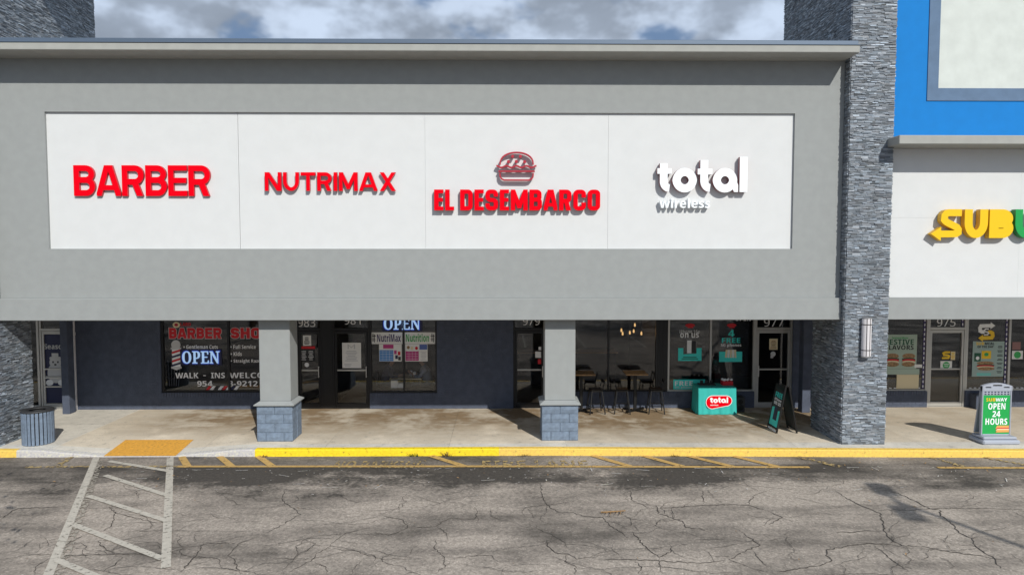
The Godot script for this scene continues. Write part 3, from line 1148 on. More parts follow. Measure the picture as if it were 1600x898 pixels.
func main_building():
	var B = thing("shop_building", "long grey shop building with four white sign panels above a dark brick storefront", "building")
	# the big fascia: a frame round the recessed sign panels
	var st = mb()
	bb(st, -11.0, 7.45, 7.265, 8.40, -0.25, 0.0)
	bb(st, -11.0, -9.905, 4.315, 7.265, -0.25, 0.0)
	bb(st, 6.375, 7.45, 4.315, 7.265, -0.25, 0.0)
	bb(st, -11.0, 7.45, 3.235, 4.315, -0.25, 0.0)
	put("fascia", done(st), M.stucco, B)
	st = mb()
	bb(st, -11.0, 7.45, 2.75, 3.232, -0.25, 0.10, 0.012)
	put("fascia_band", done(st), M.stucco_band, B)
	var xs = [-9.905, -5.775, -1.715, 2.298, 6.375]
	for i in 4:
		one_box("sign_panel", B, M.white_panel, xs[i] + [0.0, 0.005, 0.0015, 0.002][i], xs[i + 1] - [0.005, 0.0015, 0.002, 0.0][i], 4.315, 7.265, -0.11, -0.055)
	one_box("panel_backing", B, M.stucco, -9.905, 6.375, 4.315, 7.265, -0.25, -0.115)
	# cornice and its metal flashing
	st = mb()
	bb(st, -11.0, 7.42, 8.385, 8.535, 0.0, 0.68, 0.012)
	put("cornice", done(st), M.cornice, B)
	st = mb()
	bb(st, -11.0, 7.42, 8.537, 8.555, -0.02, 0.695, 0.004)
	bb(st, -11.0, 7.40, 8.555, 8.64, -0.02, 0.655, 0.01)
	put("roof_flashing", done(st), M.flashing, B)
	# body behind
	st = mb()
	bb(st, -12.0, 8.43, 3.15, 8.3, -20.0, -0.25)
	bb(st, -12.0, 8.43, 0.0, 3.15, -20.0, -8.2)
	put("building_body", done(st), M.stucco, B)
	one_box("canopy_soffit", B, M.soffit, -12.6, 8.43, 2.95, 3.148, -3.35, -0.25)
	# storefront wall
	wall_piece(B, -11.50, -9.22, 0.0, 2.95)
	wall_piece(B, -9.22, -5.58, 0.0, 0.44, true)
	wall_piece(B, -3.62, -1.80, 0.0, 0.42, true)
	wall_piece(B, -1.80, 0.26, 0.0, 2.95)
	wall_piece(B, 1.14, 6.83, 0.0, 0.44, true)
	wall_piece(B, 7.86, 8.43, 0.0, 2.95)
	# two pilasters and the conduit beside the first
	for p in [[-11.56, -11.37, -2.83], [7.88, 8.10, -2.75]]:
		one_box("pilaster", B, M.slate, p[0], p[1], 0.0, 2.95, p[2] - 0.26, p[2], 0.01)
	st = mb()
	tube(st, Vector3(-11.475, 0.0, -3.30), Vector3(-11.475, 2.95, -3.30), 0.022, 0.022, 10)
	bb(st, -11.50, -11.45, 2.02, 2.10, -3.33, -3.27, 0.006)
	put("conduit", done(st), M.lamp_white, B)
	# left shop door in an aluminium frame
	door_unit(B, -12.46, -11.50, M.alu, true, 2.9, 0.86, 0.16)
	var rail = mb()
	for y in [0.60, 0.84, 1.08]: bb(rail, -12.36, -11.6, y, y + 0.035, -3.40, -3.37)
	put("door_rail", done(rail), M.alu, B)
	window_unit(B, -13.4, -12.48, 0.05, 2.9, M.alu, [], 0.06)
	# barber window
	window_unit(B, -9.22, -5.60, 0.44, 2.9, M.black_frame, [-7.42], 0.06)
	# two black doors and the black panel between them
	door_unit(B, -5.58, -4.90, M.black_frame, true)
	one_box("black_panel", B, M.black_frame, -4.90, -4.62, 0.0, 2.9, WZ - 0.12, WZ - 0.035, 0.005)
	door_unit(B, -4.62, -3.62, M.black_frame, true)
	window_unit(B, -3.62, -1.80, 0.42, 2.9, M.black_frame, [-2.70], 0.05)
	door_unit(B, 0.26, 1.14, M.black_frame, true)
	window_unit(B, 1.14, 4.18, 0.44, 2.9, M.black_frame, [2.85], 0.05)
	st = mb()
	bb(st, 4.18, 4.46, 0.44, 2.9, WZ - 0.12, WZ - 0.035)
	for k in 7: bb(st, 4.195 + k * 0.038, 4.215 + k * 0.038, 0.44, 2.9, WZ - 0.035, WZ - 0.02)
	put("black_panel", done(st), M.black_frame, B)
	window_unit(B, 4.46, 6.84, 0.44, 2.9, M.alu, [5.63], 0.05)
	door_unit(B, 6.84, 7.86, M.alu, false)
	one_box("header_wall", B, M.wall_dark, -13.4, 8.43, 2.9, 2.949, WZ - 0.2, WZ - 0.01)

func corner_building():
	var B = thing("corner_shop_building", "shop building with a bright blue upper wall and grey canopy beside the stone tower", "building")
	var st = mb()
	bb(st, 8.43, 22.0, 6.70, 14.0, -0.25, 0.0)
	put("blue_wall", done(st), M.blue, B)
	st = mb()
	bb(st, 9.26, 20.0, 7.545, 7.815, 0.0, 0.02)
	bb(st, 9.26, 9.50, 7.815, 13.0, 0.0, 0.02)
	put("border_trim", done(st), M.blue_grey, B)
	one_box("upper_panel", B, M.pale_panel, 9.50, 20.0, 7.815, 13.0, 0.0, 0.012)
	st = mb()
	bb(st, 8.30, 22.0, 6.505, 6.69, 0.0, 0.68, 0.012)
	put("cornice", done(st), M.cornice, B)
	for k in 4:
		for r in 2:
			one_box("sign_panel", B, M.white_panel, 8.43 + k * 3.0 + (0.0 if k == 0 else 0.001), 8.43 + (k + 1) * 3.0 - 0.001, (3.24 if r == 0 else 5.001), (4.999 if r == 0 else 6.505), -0.1, 0.0)
	one_box("panel_backing", B, M.white_panel, 8.43, 20.43, 3.24, 6.70, -0.25, -0.102)
	one_box("fascia_band", B, M.stucco_band, 8.43, 22.0, 2.75, 3.235, -0.25, 0.03, 0.006)
	st = mb()
	bb(st, 8.435, 22.0, 3.15, 8.3, -20.0, -0.25)
	bb(st, 8.435, 22.0, 8.3, 13.5, -3.2, -0.25)
	bb(st, 8.435, 22.0, 0.0, 3.15, -20.0, -8.2)
	put("building_body", done(st), M.stucco, B)
	one_box("canopy_soffit", B, M.soffit, 8.435, 22.0, 2.95, 3.148, -3.35, -0.25)
	wall_piece(B, 8.43, 11.58, 0.0, 0.44, true)
	wall_piece(B, 12.62, 17.0, 0.0, 0.44, true)
	wall_piece(B, 17.0, 22.0, 0.0, 2.95)
	window_unit(B, 8.43, 11.58, 0.44, 2.9, M.alu, [9.9], 0.05)
	door_unit(B, 11.58, 12.62, M.alu, true)
	window_unit(B, 12.62, 17.0, 0.44, 2.9, M.alu, [13.83, 15.4], 0.06)
	one_box("pilaster", B, M.slate, 12.74, 13.00, 0.0, 0.40, WZ, WZ + 0.28, 0.01)
	one_box("header_wall", B, M.wall_dark, 8.43, 17.0, 2.9, 2.949, WZ - 0.2, WZ - 0.01)
	# dotted purple border stuck round the glass
	for r in [[11.46, 11.52, 0.5, 2.9], [13.72, 13.78, 0.5, 2.9], [12.50, 12.56, 2.2, 2.9]]:
		one_box("border_strip", B, M.purple, r[0], r[1], r[2], r[3], WZ - 0.069, WZ - 0.066)
		st = mb()
		var y = r[2] + 0.03
		while y < r[3] - 0.08:
			bb(st, r[0] + 0.016, r[1] - 0.016, y, y + 0.07, WZ - 0.066, WZ - 0.063)
			y += 0.13
		put("border_dashes", done(st), M.white_print, B, "stuff")
	st = mb()
	var x = 10.3
	while x < 16.9:
		if x < 11.4 or x > 12.7: bb(st, x, x + 0.07, 0.505, 0.53, WZ - 0.069, WZ - 0.066)
		x += 0.13
	put("border_dashes", done(st), M.white_print, B, "stuff")

func next_building():
	var B = thing("neighbour_building", "plain grey shop front that carries on beyond the far stone tower", "building")
	one_box("fascia", B, M.stucco, -22.0, -12.0, 2.75, 8.5, -0.25, 0.0)
	one_box("building_body", B, M.stucco, -22.0, -12.005, 3.0, 8.3, -20.0, -0.25)
	one_box("wall", B, M.slate, -22.0, -13.4, 0.0, 3.0, -8.0, WZ)

# ------------------------------------------------------------------ stone towers
func ledger(st: SurfaceTool, o: Vector3, u: Vector3, wdt: float, y0: float, y1: float, n: Vector3):
	# split-face ledger stone laid in thin courses over a rectangle
	var y = y0
	while y < y1:
		var hh = minf([0.014, 0.018, 0.021, 0.025, 0.031][rng.randi() % 5], y1 - y)
		var x = -rng.randf() * 0.1
		while x < wdt:
			var l = rng.randf_range(0.05, 0.20)
			var a = maxf(x, 0.0)
			var b = minf(x + l, wdt)
			if wdt - b < 0.06: b = wdt
			if b - a > 0.01:
				var pr = 0.008 + 0.022 * pow(rng.randf(), 1.4)
				var v = 0.16 + 0.22 * pow(rng.randf(), 1.2)
				if rng.randf() < 0.10: v = rng.randf_range(0.38, 0.62)
				if rng.randf() < 0.10: v *= 0.55
				var warm = rng.randf_range(-0.05, 0.05)
				tint = Color(v * (0.90 + warm), v * 1.01, v * (1.15 - warm))
				var g = 0.0015
				var q = []
				for k in [[a + g, y + g], [b - g, y + g], [b - g, y + hh - g], [a + g, y + hh - g]]:
					q.append(o + u * k[0] + Vector3.UP * k[1])
				var f = []
				for k in 4: f.append(q[k] + n * (pr + rng.randf_range(-0.005, 0.005)))
				quad(st, f[0], f[1], f[2], f[3], n)
				quad(st, f[0], f[1], q[1], q[0], Vector3.DOWN)
				quad(st, f[3], f[2], q[2], q[3], Vector3.UP)
				quad(st, f[0], f[3], q[3], q[0], -u)
				quad(st, f[1], f[2], q[2], q[1], u)
			x = b + 0.0001
			if b >= wdt: break
		y += hh
	tint = Color(1, 1, 1)

func tower(x0: float, x1: float, label: String, zb: float, back: float):
	var T = thing("stone_tower", label, "tower", Vector3.ZERO, "stone clad towers between the shops")
	var zf = 0.22
	one_box("core", T, M.ledger_back, x0, x1, -0.14, 12.25, zb, zf)
	one_box("upper_core", T, M.ledger_back, x0 + 0.001, x1 - 0.001, 8.3, 12.25, back, zb)
	var sides = [["front_stones", Vector3(x0, 0, zf), Vector3(1, 0, 0), x1 - x0, -0.14, 12.25, Vector3(0, 0, 1)]]
	for s in [[x0, Vector3(-1, 0, 0)], [x1, Vector3(1, 0, 0)]]:
		sides.append(["side_stones", Vector3(s[0], 0, zb), Vector3(0, 0, 1), zf - zb, -0.14, 8.6, s[1]])
		sides.append(["side_stones", Vector3(s[0], 0, back), Vector3(0, 0, 1), zf - back, 8.6, 12.25, s[1]])
	for s in sides:
		var st = mb()
		ledger(st, s[1], s[2], s[3], s[4], s[5], s[6])
		put(s[0], done(st), M.ledger, T, "stuff")
	one_box("cap", T, M.cornice, x0 - 1.6, x1 + 1.6, 12.25, 12.5, -4.4, 0.85, 0.02)
	return T

func towers():
	tower(-12.0, -11.03, "grey ledger stone tower beside the slatted litter bin", -0.95, -3.9)
	var T = tower(7.47, 8.42, "tall grey ledger stone tower with a wall light, beside the blue wall", -1.28, -3.40)
	var L = thing("wall_light", "tall bronze framed wall light with a white diffuser on the stone tower", "wall light", Vector3(7.92, 1.95, 0.26))
	var st = mb()
	bb(st, -0.085, 0.085, 0.01, 0.87, -0.01, 0.03, 0.005)
	put("back_plate", done(st), M.bronze, L)
	var half = PackedVector2Array()
	for k in 13: half.append(Vector2(0.105 * cos(PI * k / 12.0), 0.03 + 0.095 * sin(PI * k / 12.0)))
	st = mb()
	st.set_smooth_group(4)
	for k in 12:
		var a = half[k]
		var b = half[k + 1]
		quad(st, Vector3(a.x, 0.03, a.y), Vector3(b.x, 0.03, b.y), Vector3(b.x, 0.85, b.y), Vector3(a.x, 0.85, a.y), Vector3(a.x + b.x, 0, a.y + b.y - 0.06))
	put("diffuser", done(st), M.lamp_white, L)
	for r in [[0.0, 0.03, 1.05], [0.85, 0.88, 1.05], [0.15, 0.168, 1.03], [0.71, 0.728, 1.03]]:
		st = mb()
		for k in 12:
			var a = half[k] * r[2] + Vector2(0, -0.03 * (r[2] - 1.0))
			var b = half[k + 1] * r[2] + Vector2(0, -0.03 * (r[2] - 1.0))
			quad(st, Vector3(a.x, r[0], a.y), Vector3(b.x, r[0], b.y), Vector3(b.x, r[1], b.y), Vector3(a.x, r[1], a.y), Vector3(a.x + b.x, 0, a.y + b.y - 0.06))
			tri(st, Vector3(0, r[0], 0.03), Vector3(a.x, r[0], a.y), Vector3(b.x, r[0], b.y), Vector3.DOWN)
			tri(st, Vector3(0, r[1], 0.03), Vector3(a.x, r[1], a.y), Vector3(b.x, r[1], b.y), Vector3.UP)
		put("band", done(st), M.steel if r[2] > 1.04 else M.bronze, L)
	st = mb()
	for x in [-0.035, 0.035]: bb(st, x - 0.004, x + 0.004, 0.03, 0.85, 0.115, 0.128)
	put("bar", done(st), M.bronze, L)

# ------------------------------------------------------------------ canopy columns
func column(x0: float, x1: float, label: String):
	var zf = -0.14
	var C = thing("canopy_column", label, "column", Vector3((x0 + x1) * 0.5, 0, zf), "grey columns on block bases")
	var w = x1 - x0
	var hw = w * 0.5
	var dep = 0.72
	one_box("base_core", C, M.wall_dark, -hw + 0.03, hw - 0.03, 0.0, 0.815, -dep + 0.03, -0.03)
	for r in 4:
		var y0 = r * 0.203 + 0.004
		var cuts = [-hw, 0.0, hw] if r % 2 == 1 else [-hw, -hw * 0.5, hw * 0.5, hw]
		for face in 2:      # front and back rows; the ends show as the sides
			for k in cuts.size() - 1:
				var st = mb()
				var a = cuts[k] + 0.0025
				var b = cuts[k + 1] - 0.0025
				var z1 = 0.0 if face == 0 else -dep * 0.5 - 0.004
				var z0 = -dep * 0.5 + 0.004 if face == 0 else -dep
				rough_block(st, a, b, y0, y0 + 0.199, z0, z1)
				put("block", done(st), M.slate_block, C)
	var st = mb()
	bb(st, -hw - 0.05, hw + 0.05, 0.815, 0.845, -dep - 0.05, 0.05, 0.008)
	var n = 4
	var sw = 0.345
	# sloped top of the cap up to the shaft
	for s in 4:
		var c0 = [Vector3(-hw - 0.045, 0.845, 0.045), Vector3(hw + 0.045, 0.845, 0.045), Vector3(hw + 0.045, 0.845, -dep - 0.045), Vector3(-hw - 0.045, 0.845, -dep - 0.045)]
		var c1 = [Vector3(-sw, 0.905, -0.08), Vector3(sw, 0.905, -0.08), Vector3(sw, 0.905, -dep + 0.065), Vector3(-sw, 0.905, -dep + 0.065)]
		var t = (s + 1) % 4
		var mid = (c0[s] + c0[t]) * 0.5
		quad(st, c0[s], c0[t], c1[t], c1[s], Vector3(mid.x, 0.5, mid.z + dep * 0.5))
	put("cap", done(st), M.stucco, C)
	one_box("shaft", C, M.stucco, -sw, sw, 0.9, 2.95, -dep + 0.065, -0.08, 0.012)

func rough_block(st, x0, x1, y0, y1, z0, z1):
	# a split-face block: chamfered sides, a broken front
	var bev = 0.006
	bb(st, x0, x1, y0, y1, z0 + 0.012, z1 - 0.012, bev)
	for side in 2:
		var zz = z1 - 0.013 if side == 0 else z0 + 0.013
		var out = 1.0 if side == 0 else -1.0
		var nx = 4
		var ny = 2
		var g = []
		for j in ny + 1:
			var row = []
			for i in nx + 1:
				var edge = i == 0 or j == 0 or i == nx or j == ny
				row.append(Vector3(lerpf(x0 + bev, x1 - bev, float(i) / nx), lerpf(y0 + bev, y1 - bev, float(j) / ny), zz + out * (0.002 if edge else rng.randf_range(0.006, 0.024))))
			g.append(row)
		for j in ny:
			for i in nx:
				quad(st, g[j][i], g[j][i + 1], g[j + 1][i + 1], g[j + 1][i], Vector3(0, 0, out))

func columns():
	column(-5.53, -4.73, "grey column on a blue-grey block base beside the barber window")
	column(0.86, 1.68, "grey column on a blue-grey block base between door 979 and the bar stools")

# ------------------------------------------------------------------ raised signs on the fascia
func ell(cx, cy, rx, ry, n := 20) -> PackedVector2Array:
	var p = PackedVector2Array()
	for k in n: p.append(Vector2(cx + rx * cos(TAU * k / n), cy + ry * sin(TAU * k / n)))
	return p

func rect(x0, y0, x1, y1) -> PackedVector2Array:
	return PackedVector2Array([Vector2(x0, y0), Vector2(x1, y0), Vector2(x1, y1), Vector2(x0, y1)])

func flat(parent: Node, called: String, polys: Array, z: float, m, t := 0.002) -> MeshInstance3D:
	return solid(parent, called, polys, Vector2.ONE, Vector2.ZERO, z, z + t, m, m)

func wall_signs():
	var s = thing("letter_sign", "raised red sign reading BARBER on the first white panel", "sign")
	letters(s, "BARBER", {"?": 74.0, "A": 84.0, "R": 77.0, "E": 66.0}, 19.0, 22.0, 5.0, -9.32, -6.37, 5.46, 6.12, -0.05, 0.015, M.red_face, M.red_side)
	s = thing("letter_sign", "raised red sign reading NUTRIMAX on the second white panel", "sign")
	letters(s, "NUTRIMAX", {"?": 86.0, "N": 90.0, "U": 86.0, "T": 80.0, "R": 80.0, "I": 19.0, "M": 101.0, "A": 98.0, "X": 95.0}, 19.0, 44.0, 10.0, -5.18, -2.33, 5.57, 5.97, -0.015, 0.055, M.red_face, M.dark_red_side)
	s = thing("letter_sign", "raised red sign reading EL DESEMBARCO under the burger outline", "sign")
	letters(s, "EL DESEMBARCO", {"?": 57.0, "E": 42.0, "L": 40.0, " ": 12.0, "D": 57.0, "M": 77.0, "A": 62.0}, 20.0, 12.0, 8.0, -1.51, 2.11, 5.15, 5.60, -0.01, 0.08, M.red_face, M.dark_red_side)
	# the burger drawn in channel outlines
	s = thing("burger_sign", "dark red burger outline sign above the EL DESEMBARCO letters", "sign")
	var q = func(x, y): return Vector2((x - 815.0) * 0.00273 + 0.28, 6.10 + (210.0 - y) * 0.00273)
	var pts = []
	for k in 17:
		var a = PI - PI * k / 16.0
		pts.append(q.call(817.0 + 132.0 * cos(a), 195.0 - 96.0 * pow(sin(a), 0.8)))
	var z0 = -0.01
	var z1 = 0.08
	solid(s, "bun_top", stroke(pts, 0.030), Vector2.ONE, Vector2.ZERO, z0, z1, M.dark_red, M.dark_red_side)
	pts = []
	for k in 41:
		var x = 655.0 + 8.0 * k
		pts.append(q.call(x, 211.0 - 7.0 * cos((x - 655.0) / 320.0 * TAU * 4.0)))
	solid(s, "lettuce", stroke(pts, 0.032), Vector2.ONE, Vector2.ZERO, z0, z1, M.dark_red, M.dark_red_side)
	solid(s, "patty", stroke([q.call(672, 248), q.call(962, 248)], 0.030), Vector2.ONE, Vector2.ZERO, z0, z1, M.dark_red, M.dark_red_side)
	solid(s, "bun_bottom", stroke(roundpath([q.call(684, 262), q.call(684, 318), q.call(950, 318), q.call(950, 262)], 0.11), 0.030), Vector2.ONE, Vector2.ZERO, z0, z1, M.dark_red, M.dark_red_side)
	for c in [[785, 130], [847, 130], [752, 172], [814, 171], [881, 173]]:
		var p = q.call(c[0], c[1])
		solid(s, "seed", [ell(p.x, p.y, 0.034, 0.034, 14)], Vector2.ONE, Vector2.ZERO, z0, z1, M.dark_red, M.dark_red_side)
	# total wireless: white letters that climb
	s = thing("letter_sign", "raised white sign reading total wireless on the last white panel", "sign")
	for g in [["t", 3.35, 3.66, 5.55, 6.17, 50.0, 27.0, 73.0], ["o", 3.68, 4.215, 5.54, 6.07, 101.0, 33.0, 0.0], ["t", 4.23, 4.55, 5.55, 6.24, 47.0, 25.0, 64.0], ["a", 4.56, 5.12, 5.54, 6.07, 106.0, 33.0, 0.0], ["l", 5.15, 5.32, 5.55, 6.31, 22.0, 22.0, 0.0]]:
		var sc = Vector2((g[2] - g[1]) / g[5], (g[4] - g[3]) / 100.0)
		solid(s, "letter", glyph(g[0], g[5], g[6], g[7]), sc, Vector2(g[1], g[3]), -0.03, 0.10, M.white_face, M.mauve_side)
	text(s, "wireless", sans_bold, M.white_face, 3.41, 4.52, 5.205, 5.415, -0.02, 0.10)
	# yellow and green letters with an arrow at each end
	s = thing("letter_sign", "raised yellow and green sandwich shop sign on the panel right of the tower", "sign")
	var k = 0.00139
	var p = func(x, y): return Vector2(9.35 + (x - 165.0) * k, 4.55 + (615.0 - y) * k)
	var path = roundpath([p.call(645, 218), p.call(372, 218), p.call(372, 330)], 0.10)
	path.append_array(roundpath([p.call(384, 345), p.call(420, 372), p.call(560, 440)], 0.0))
	path.append_array(roundpath([p.call(575, 448), p.call(602, 468), p.call(604, 552), p.call(320, 552)], 0.09))
	var polys = stroke(path, 0.150)
	polys.append(PackedVector2Array([p.call(325, 440), p.call(165, 548), p.call(325, 660)]) if not Geometry2D.is_polygon_clockwise(PackedVector2Array([p.call(325, 440), p.call(165, 548), p.call(325, 660)])) else PackedVector2Array([p.call(325, 660), p.call(165, 548), p.call(325, 440)]))
	solid(s, "letter", polys, Vector2.ONE, Vector2.ZERO, 0.03, 0.165, M.sign_yellow, M.yellow_side)
	for g in [["U", 10.085, 10.60, 82.0, 28.0, 40.0, 0], ["B", 10.635, 11.165, 86.0, 33.0, 22.0, 0], ["A", 12.14, 12.75, 100.0, 30.0, 0.0, 1], ["Y", 12.72, 13.30, 96.0, 30.0, 0.0, 1]]:
		var sc = Vector2((g[2] - g[1]) / g[3], 0.625 / 100.0)
		solid(s, "letter", glyph(g[0], g[3], g[4], g[5]), sc, Vector2(g[1], 4.55), 0.03, 0.165, M.sign_yellow if g[6] == 0 else M.sign_green, M.yellow_side if g[6] == 0 else M.green_side)
	var wp = []
	for dx in [0.0, 0.40]:
		for pl in glyph("U", 82.0, 26.0, 40.0):
			var tr = PackedVector2Array()
			for v in pl: tr.append(Vector2(11.205 + dx + v.x * 0.0063, 4.55 + v.y * 0.00625))
			wp.append(tr)
	solid(s, "letter", wp, Vector2.ONE, Vector2.ZERO, 0.03, 0.165, M.sign_green, M.green_side)

# ------------------------------------------------------------------ what is stuck on the shop glass
const GZ := WZ - 0.066      # just off the window panes
const DZ := WZ - 0.077      # just off the door panes

func sheet_print(parent, called, m, x0, x1, y0, y1, z, t := 0.002):
	return one_box(called, parent, m, x0, x1, y0, y1, z, z + t)

func small_lines(parent, m, x0, x1, y0, y1, n: int, z):
	var st = mb()
	var dy = (y1 - y0) / n
	for k in n:
		var w = (x1 - x0) * rng.randf_range(0.55, 1.0)
		var c = (x0 + x1) * 0.5
		bb(st, c - w * 0.5, c + w * 0.5, y0 + k * dy + dy * 0.25, y0 + k * dy + dy * 0.75, z, z + 0.0015)
	put("print_lines", done(st), m, parent, "stuff")

func neon(label, x0, x1, y0, y1):
	var o = thing("neon_sign", label, "neon sign")
	var z = GZ + 0.004
	var bx = M.get("neon_back")
	if bx == null:
		bx = glow(Color(0.03, 0.08, 0.35), 0.12)
		M.neon_back = bx
		M.neon_tube = glow(Color(0.70, 0.84, 1.0), 0.72)
		M.neon_blue = glow(Color(0.16, 0.32, 0.85), 0.5)
	sheet_print(o, "back_plate", M.neon_back, x0 - 0.05, x1 + 0.05, y0 - 0.05, y1 + 0.05, z, 0.01)
	text(o, "OPEN", serif_bold, M.neon_blue, x0 - 0.02, x1 + 0.02, y0 - 0.02, y1 + 0.02, z + 0.011, 0.006, "outline_tube")
	text(o, "OPEN", serif_bold, M.neon_tube, x0, x1, y0, y1, z + 0.018, 0.012, "letter_tube")
	var l = OmniLight3D.new()
	l.name = "neon_light"
	l.light_color = Color(0.6, 0.75, 1.0)
	l.light_energy = 0.02
	l.light_size = 0.1
	l.omni_range = 8.0
	l.omni_attenuation = 2.0
	l.shadow_enabled = true
	l.position = Vector3((x0 + x1) * 0.5, (y0 + y1) * 0.5, z + 0.10)
	o.add_child(l, true)

func number_sign(s, label, x0, x1, y0):
	var o = thing("house_number", label, "house number")
	text(o, s, sans, M.white_print, x0, x1, y0, y0 + 0.215, GZ, 0.003, "digits")

func storefront_prints():
	number_sign("983", "white house number 983 over the black barber door", -5.55, -5.08, 2.225)
	number_sign("981", "white house number 981 over the black door with a large white notice", -4.30, -3.86, 2.285)
	number_sign("979", "white house number 979 over the black door beside the second column", 0.52, 0.98, 2.26)
	number_sign("977", "white house number 977 over the silver framed door", 7.08, 7.62, 2.215)
	number_sign("975", "white house number 975 over the sandwich shop door", 11.82, 12.33, 2.21)
	# barber window
	var o = thing("window_lettering", "red slab lettering BARBER SHOP with white outlines on the dark window", "lettering")
	for r in [["BARBER", -9.01, -7.60], ["SHOP", -7.36, -6.28]]:
		var st = {"?": 74.0, "A": 84.0, "R": 80.0, "E": 70.0, "S": 70.0, "O": 76.0}
		letters(o, r[0], st, 27.0, 18.0, 8.0, r[1], r[2], 1.91, 2.20, GZ, GZ + 0.0015, M.grey_print, M.grey_print, 4.0)
		letters(o, r[0], st, 27.0, 18.0, 8.0, r[1], r[2], 1.91, 2.20, GZ + 0.002, GZ + 0.0035, M.red_print, M.red_print)
	o = thing("window_lettering", "small white list of barber services on the dark window", "lettering")
	for r in [["• Gentleman Cuts", -8.63, -7.71, 1.63, 1.74], ["• Full Service", -7.37, -6.69, 1.63, 1.74], ["• Kids", -7.37, -7.07, 1.44, 1.55], ["• Straight Razor", -7.37, -6.52, 1.23, 1.35]]:
		text(o, r[0], sans_bold, M.white_print, r[1], r[2], r[3], r[4], GZ)
	o = thing("window_lettering", "white lettering WALK - INS WELCOME and a phone number low on the window", "lettering")
	for r in [["WALK", -8.87, -8.25, 0.835, 0.985], ["-", -8.12, -8.05, 0.895, 0.915], ["INS", -7.91, -7.54, 0.835, 0.985], ["WELCOME", -7.41, -6.10, 0.835, 0.985], ["954", -8.29, -7.87, 0.61, 0.76], ["3-", -7.43, -7.25, 0.61, 0.76], ["9212", -7.22, -6.66, 0.61, 0.76]]:
		text(o, r[0], sans_bold, M.white_print, r[1], r[2], r[3], r[4], GZ)
	o = thing("round_sticker", "small beige oval sticker above the red BARBER lettering", "sticker")
	flat(o, "disc", [ell(-8.81, 2.28, 0.10, 0.08)], GZ, M.cream)
	flat(o, "emblem", [ell(-8.81, 2.28, 0.05, 0.04)], GZ + 0.0025, M.dark_red)
	text(o, "LARD", sans_bold, M.red_print, -8.70, -8.42, 2.25, 2.34, GZ)
	o = thing("barber_pole_decal", "striped barber pole picture at the edge of the dark window", "decal")
	flat(o, "dome", [ell(-8.835, 1.74, 0.125, 0.13)], GZ, M.grey_print)
	sheet_print(o, "glass_tube", M.white_print, -8.945, -8.725, 1.15, 1.62, GZ + 0.001)
	sheet_print(o, "collar", M.grey_print, -8.975, -8.695, 1.62, 1.67, GZ + 0.0035)
	sheet_print(o, "collar", M.grey_print, -8.975, -8.695, 1.10, 1.15, GZ + 0.0035)
	flat(o, "foot", [PackedVector2Array([Vector2(-8.95, 1.10), Vector2(-8.835, 1.05), Vector2(-8.72, 1.10)])], GZ + 0.001, M.grey_print)
	for k in 4:
		var y = 1.17 + k * 0.115
		var pl = [PackedVector2Array([Vector2(-8.945, y - 0.02), Vector2(-8.725, y + 0.05), Vector2(-8.725, y + 0.105), Vector2(-8.945, y + 0.035)])]
		flat(o, "stripe", pl, GZ + 0.0035, M.navy if k % 2 == 0 else M.red_print)
	neon("blue-white neon OPEN sign beside the barber pole picture", -8.66, -7.66, 1.24, 1.57)
	neon("blue-white neon OPEN sign above the nutrition shop banners", -3.23, -2.25, 2.15, 2.46)
	o = thing("striped_sticker", "slanted red white and navy striped sticker at the foot of the window", "sticker")
	var cols = [M.red_print, M.white_print, M.black_print, M.white_print, M.red_print, M.white_print, M.navy, M.white_print]
	for k in 8:
		var x = -8.06 + k * 0.107
		flat(o, "stripe", [PackedVector2Array([Vector2(x, 0.515), Vector2(x + 0.085, 0.515), Vector2(x + 0.165, 0.62), Vector2(x + 0.08, 0.62)])], GZ + 0.001, cols[k])
	o = thing("sheer_curtain", "crumpled clear plastic hanging behind the barber glass", "curtain")
	var st = mb()
	for k in 5:
		var x = -9.08 + k * 0.06
		tube(st, Vector3(x, 0.6, WZ - 0.16), Vector3(x - 0.03 + k * 0.035, 1.3 + 0.1 * k, WZ - 0.17), 0.006, 0.002, 5)
	put("folds", done(st), M.grey_plastic, o)
	# left door
	o = thing("door_poster", "navy winter poster with a white bear figure on the left door", "poster")
	sheet_print(o, "sheet", M.navy, -12.38, -11.57, 0.17, 2.02, DZ)
	text(o, "Seasons", sans_bold, M.grey_print, -12.36, -11.70, 1.63, 1.77, DZ + 0.003)
	flat(o, "body", [ell(-12.08, 0.98, 0.22, 0.27), ell(-12.08, 1.27, 0.16, 0.15), ell(-12.19, 1.38, 0.045, 0.045), ell(-11.97, 1.38, 0.045, 0.045)], DZ + 0.003, M.grey_print)
	for x in [-12.25, -11.93]: flat(o, "foot", [ell(x, 0.72, 0.10, 0.08)], DZ + 0.0065, M.white_print)
	flat(o, "hat", [rect(-12.17, 1.40, -11.99, 1.52), rect(-12.22, 1.37, -11.94, 1.40)], DZ + 0.0065, M.grey_print)
	for x in [-12.14, -12.01]: flat(o, "eye", [ell(x, 1.28, 0.022, 0.03, 10)], DZ + 0.0065, M.black_print)
	flat(o, "nose", [ell(-12.08, 1.21, 0.035, 0.025, 10)], DZ + 0.0065, M.black_print)
	# 983 door
	o = thing("door_notice", "white notice over a dark opening hours panel on door 983", "notice")
	sheet_print(o, "paper", M.paper, -5.42, -5.20, 1.71, 1.99, DZ)
	small_lines(o, M.black_print, -5.40, -5.24, 1.74, 1.95, 6, DZ + 0.003)
	sheet_print(o, "red_band", M.red_print, -5.51, -5.10, 1.625, 1.695, DZ)
	sheet_print(o, "hours_panel", M.black_print, -5.51, -5.11, 1.28, 1.61, DZ)
	small_lines(o, M.grey_print, -5.49, -5.33, 1.31, 1.58, 7, DZ + 0.003)
	small_lines(o, M.grey_print, -5.29, -5.14, 1.31, 1.58, 7, DZ + 0.003)
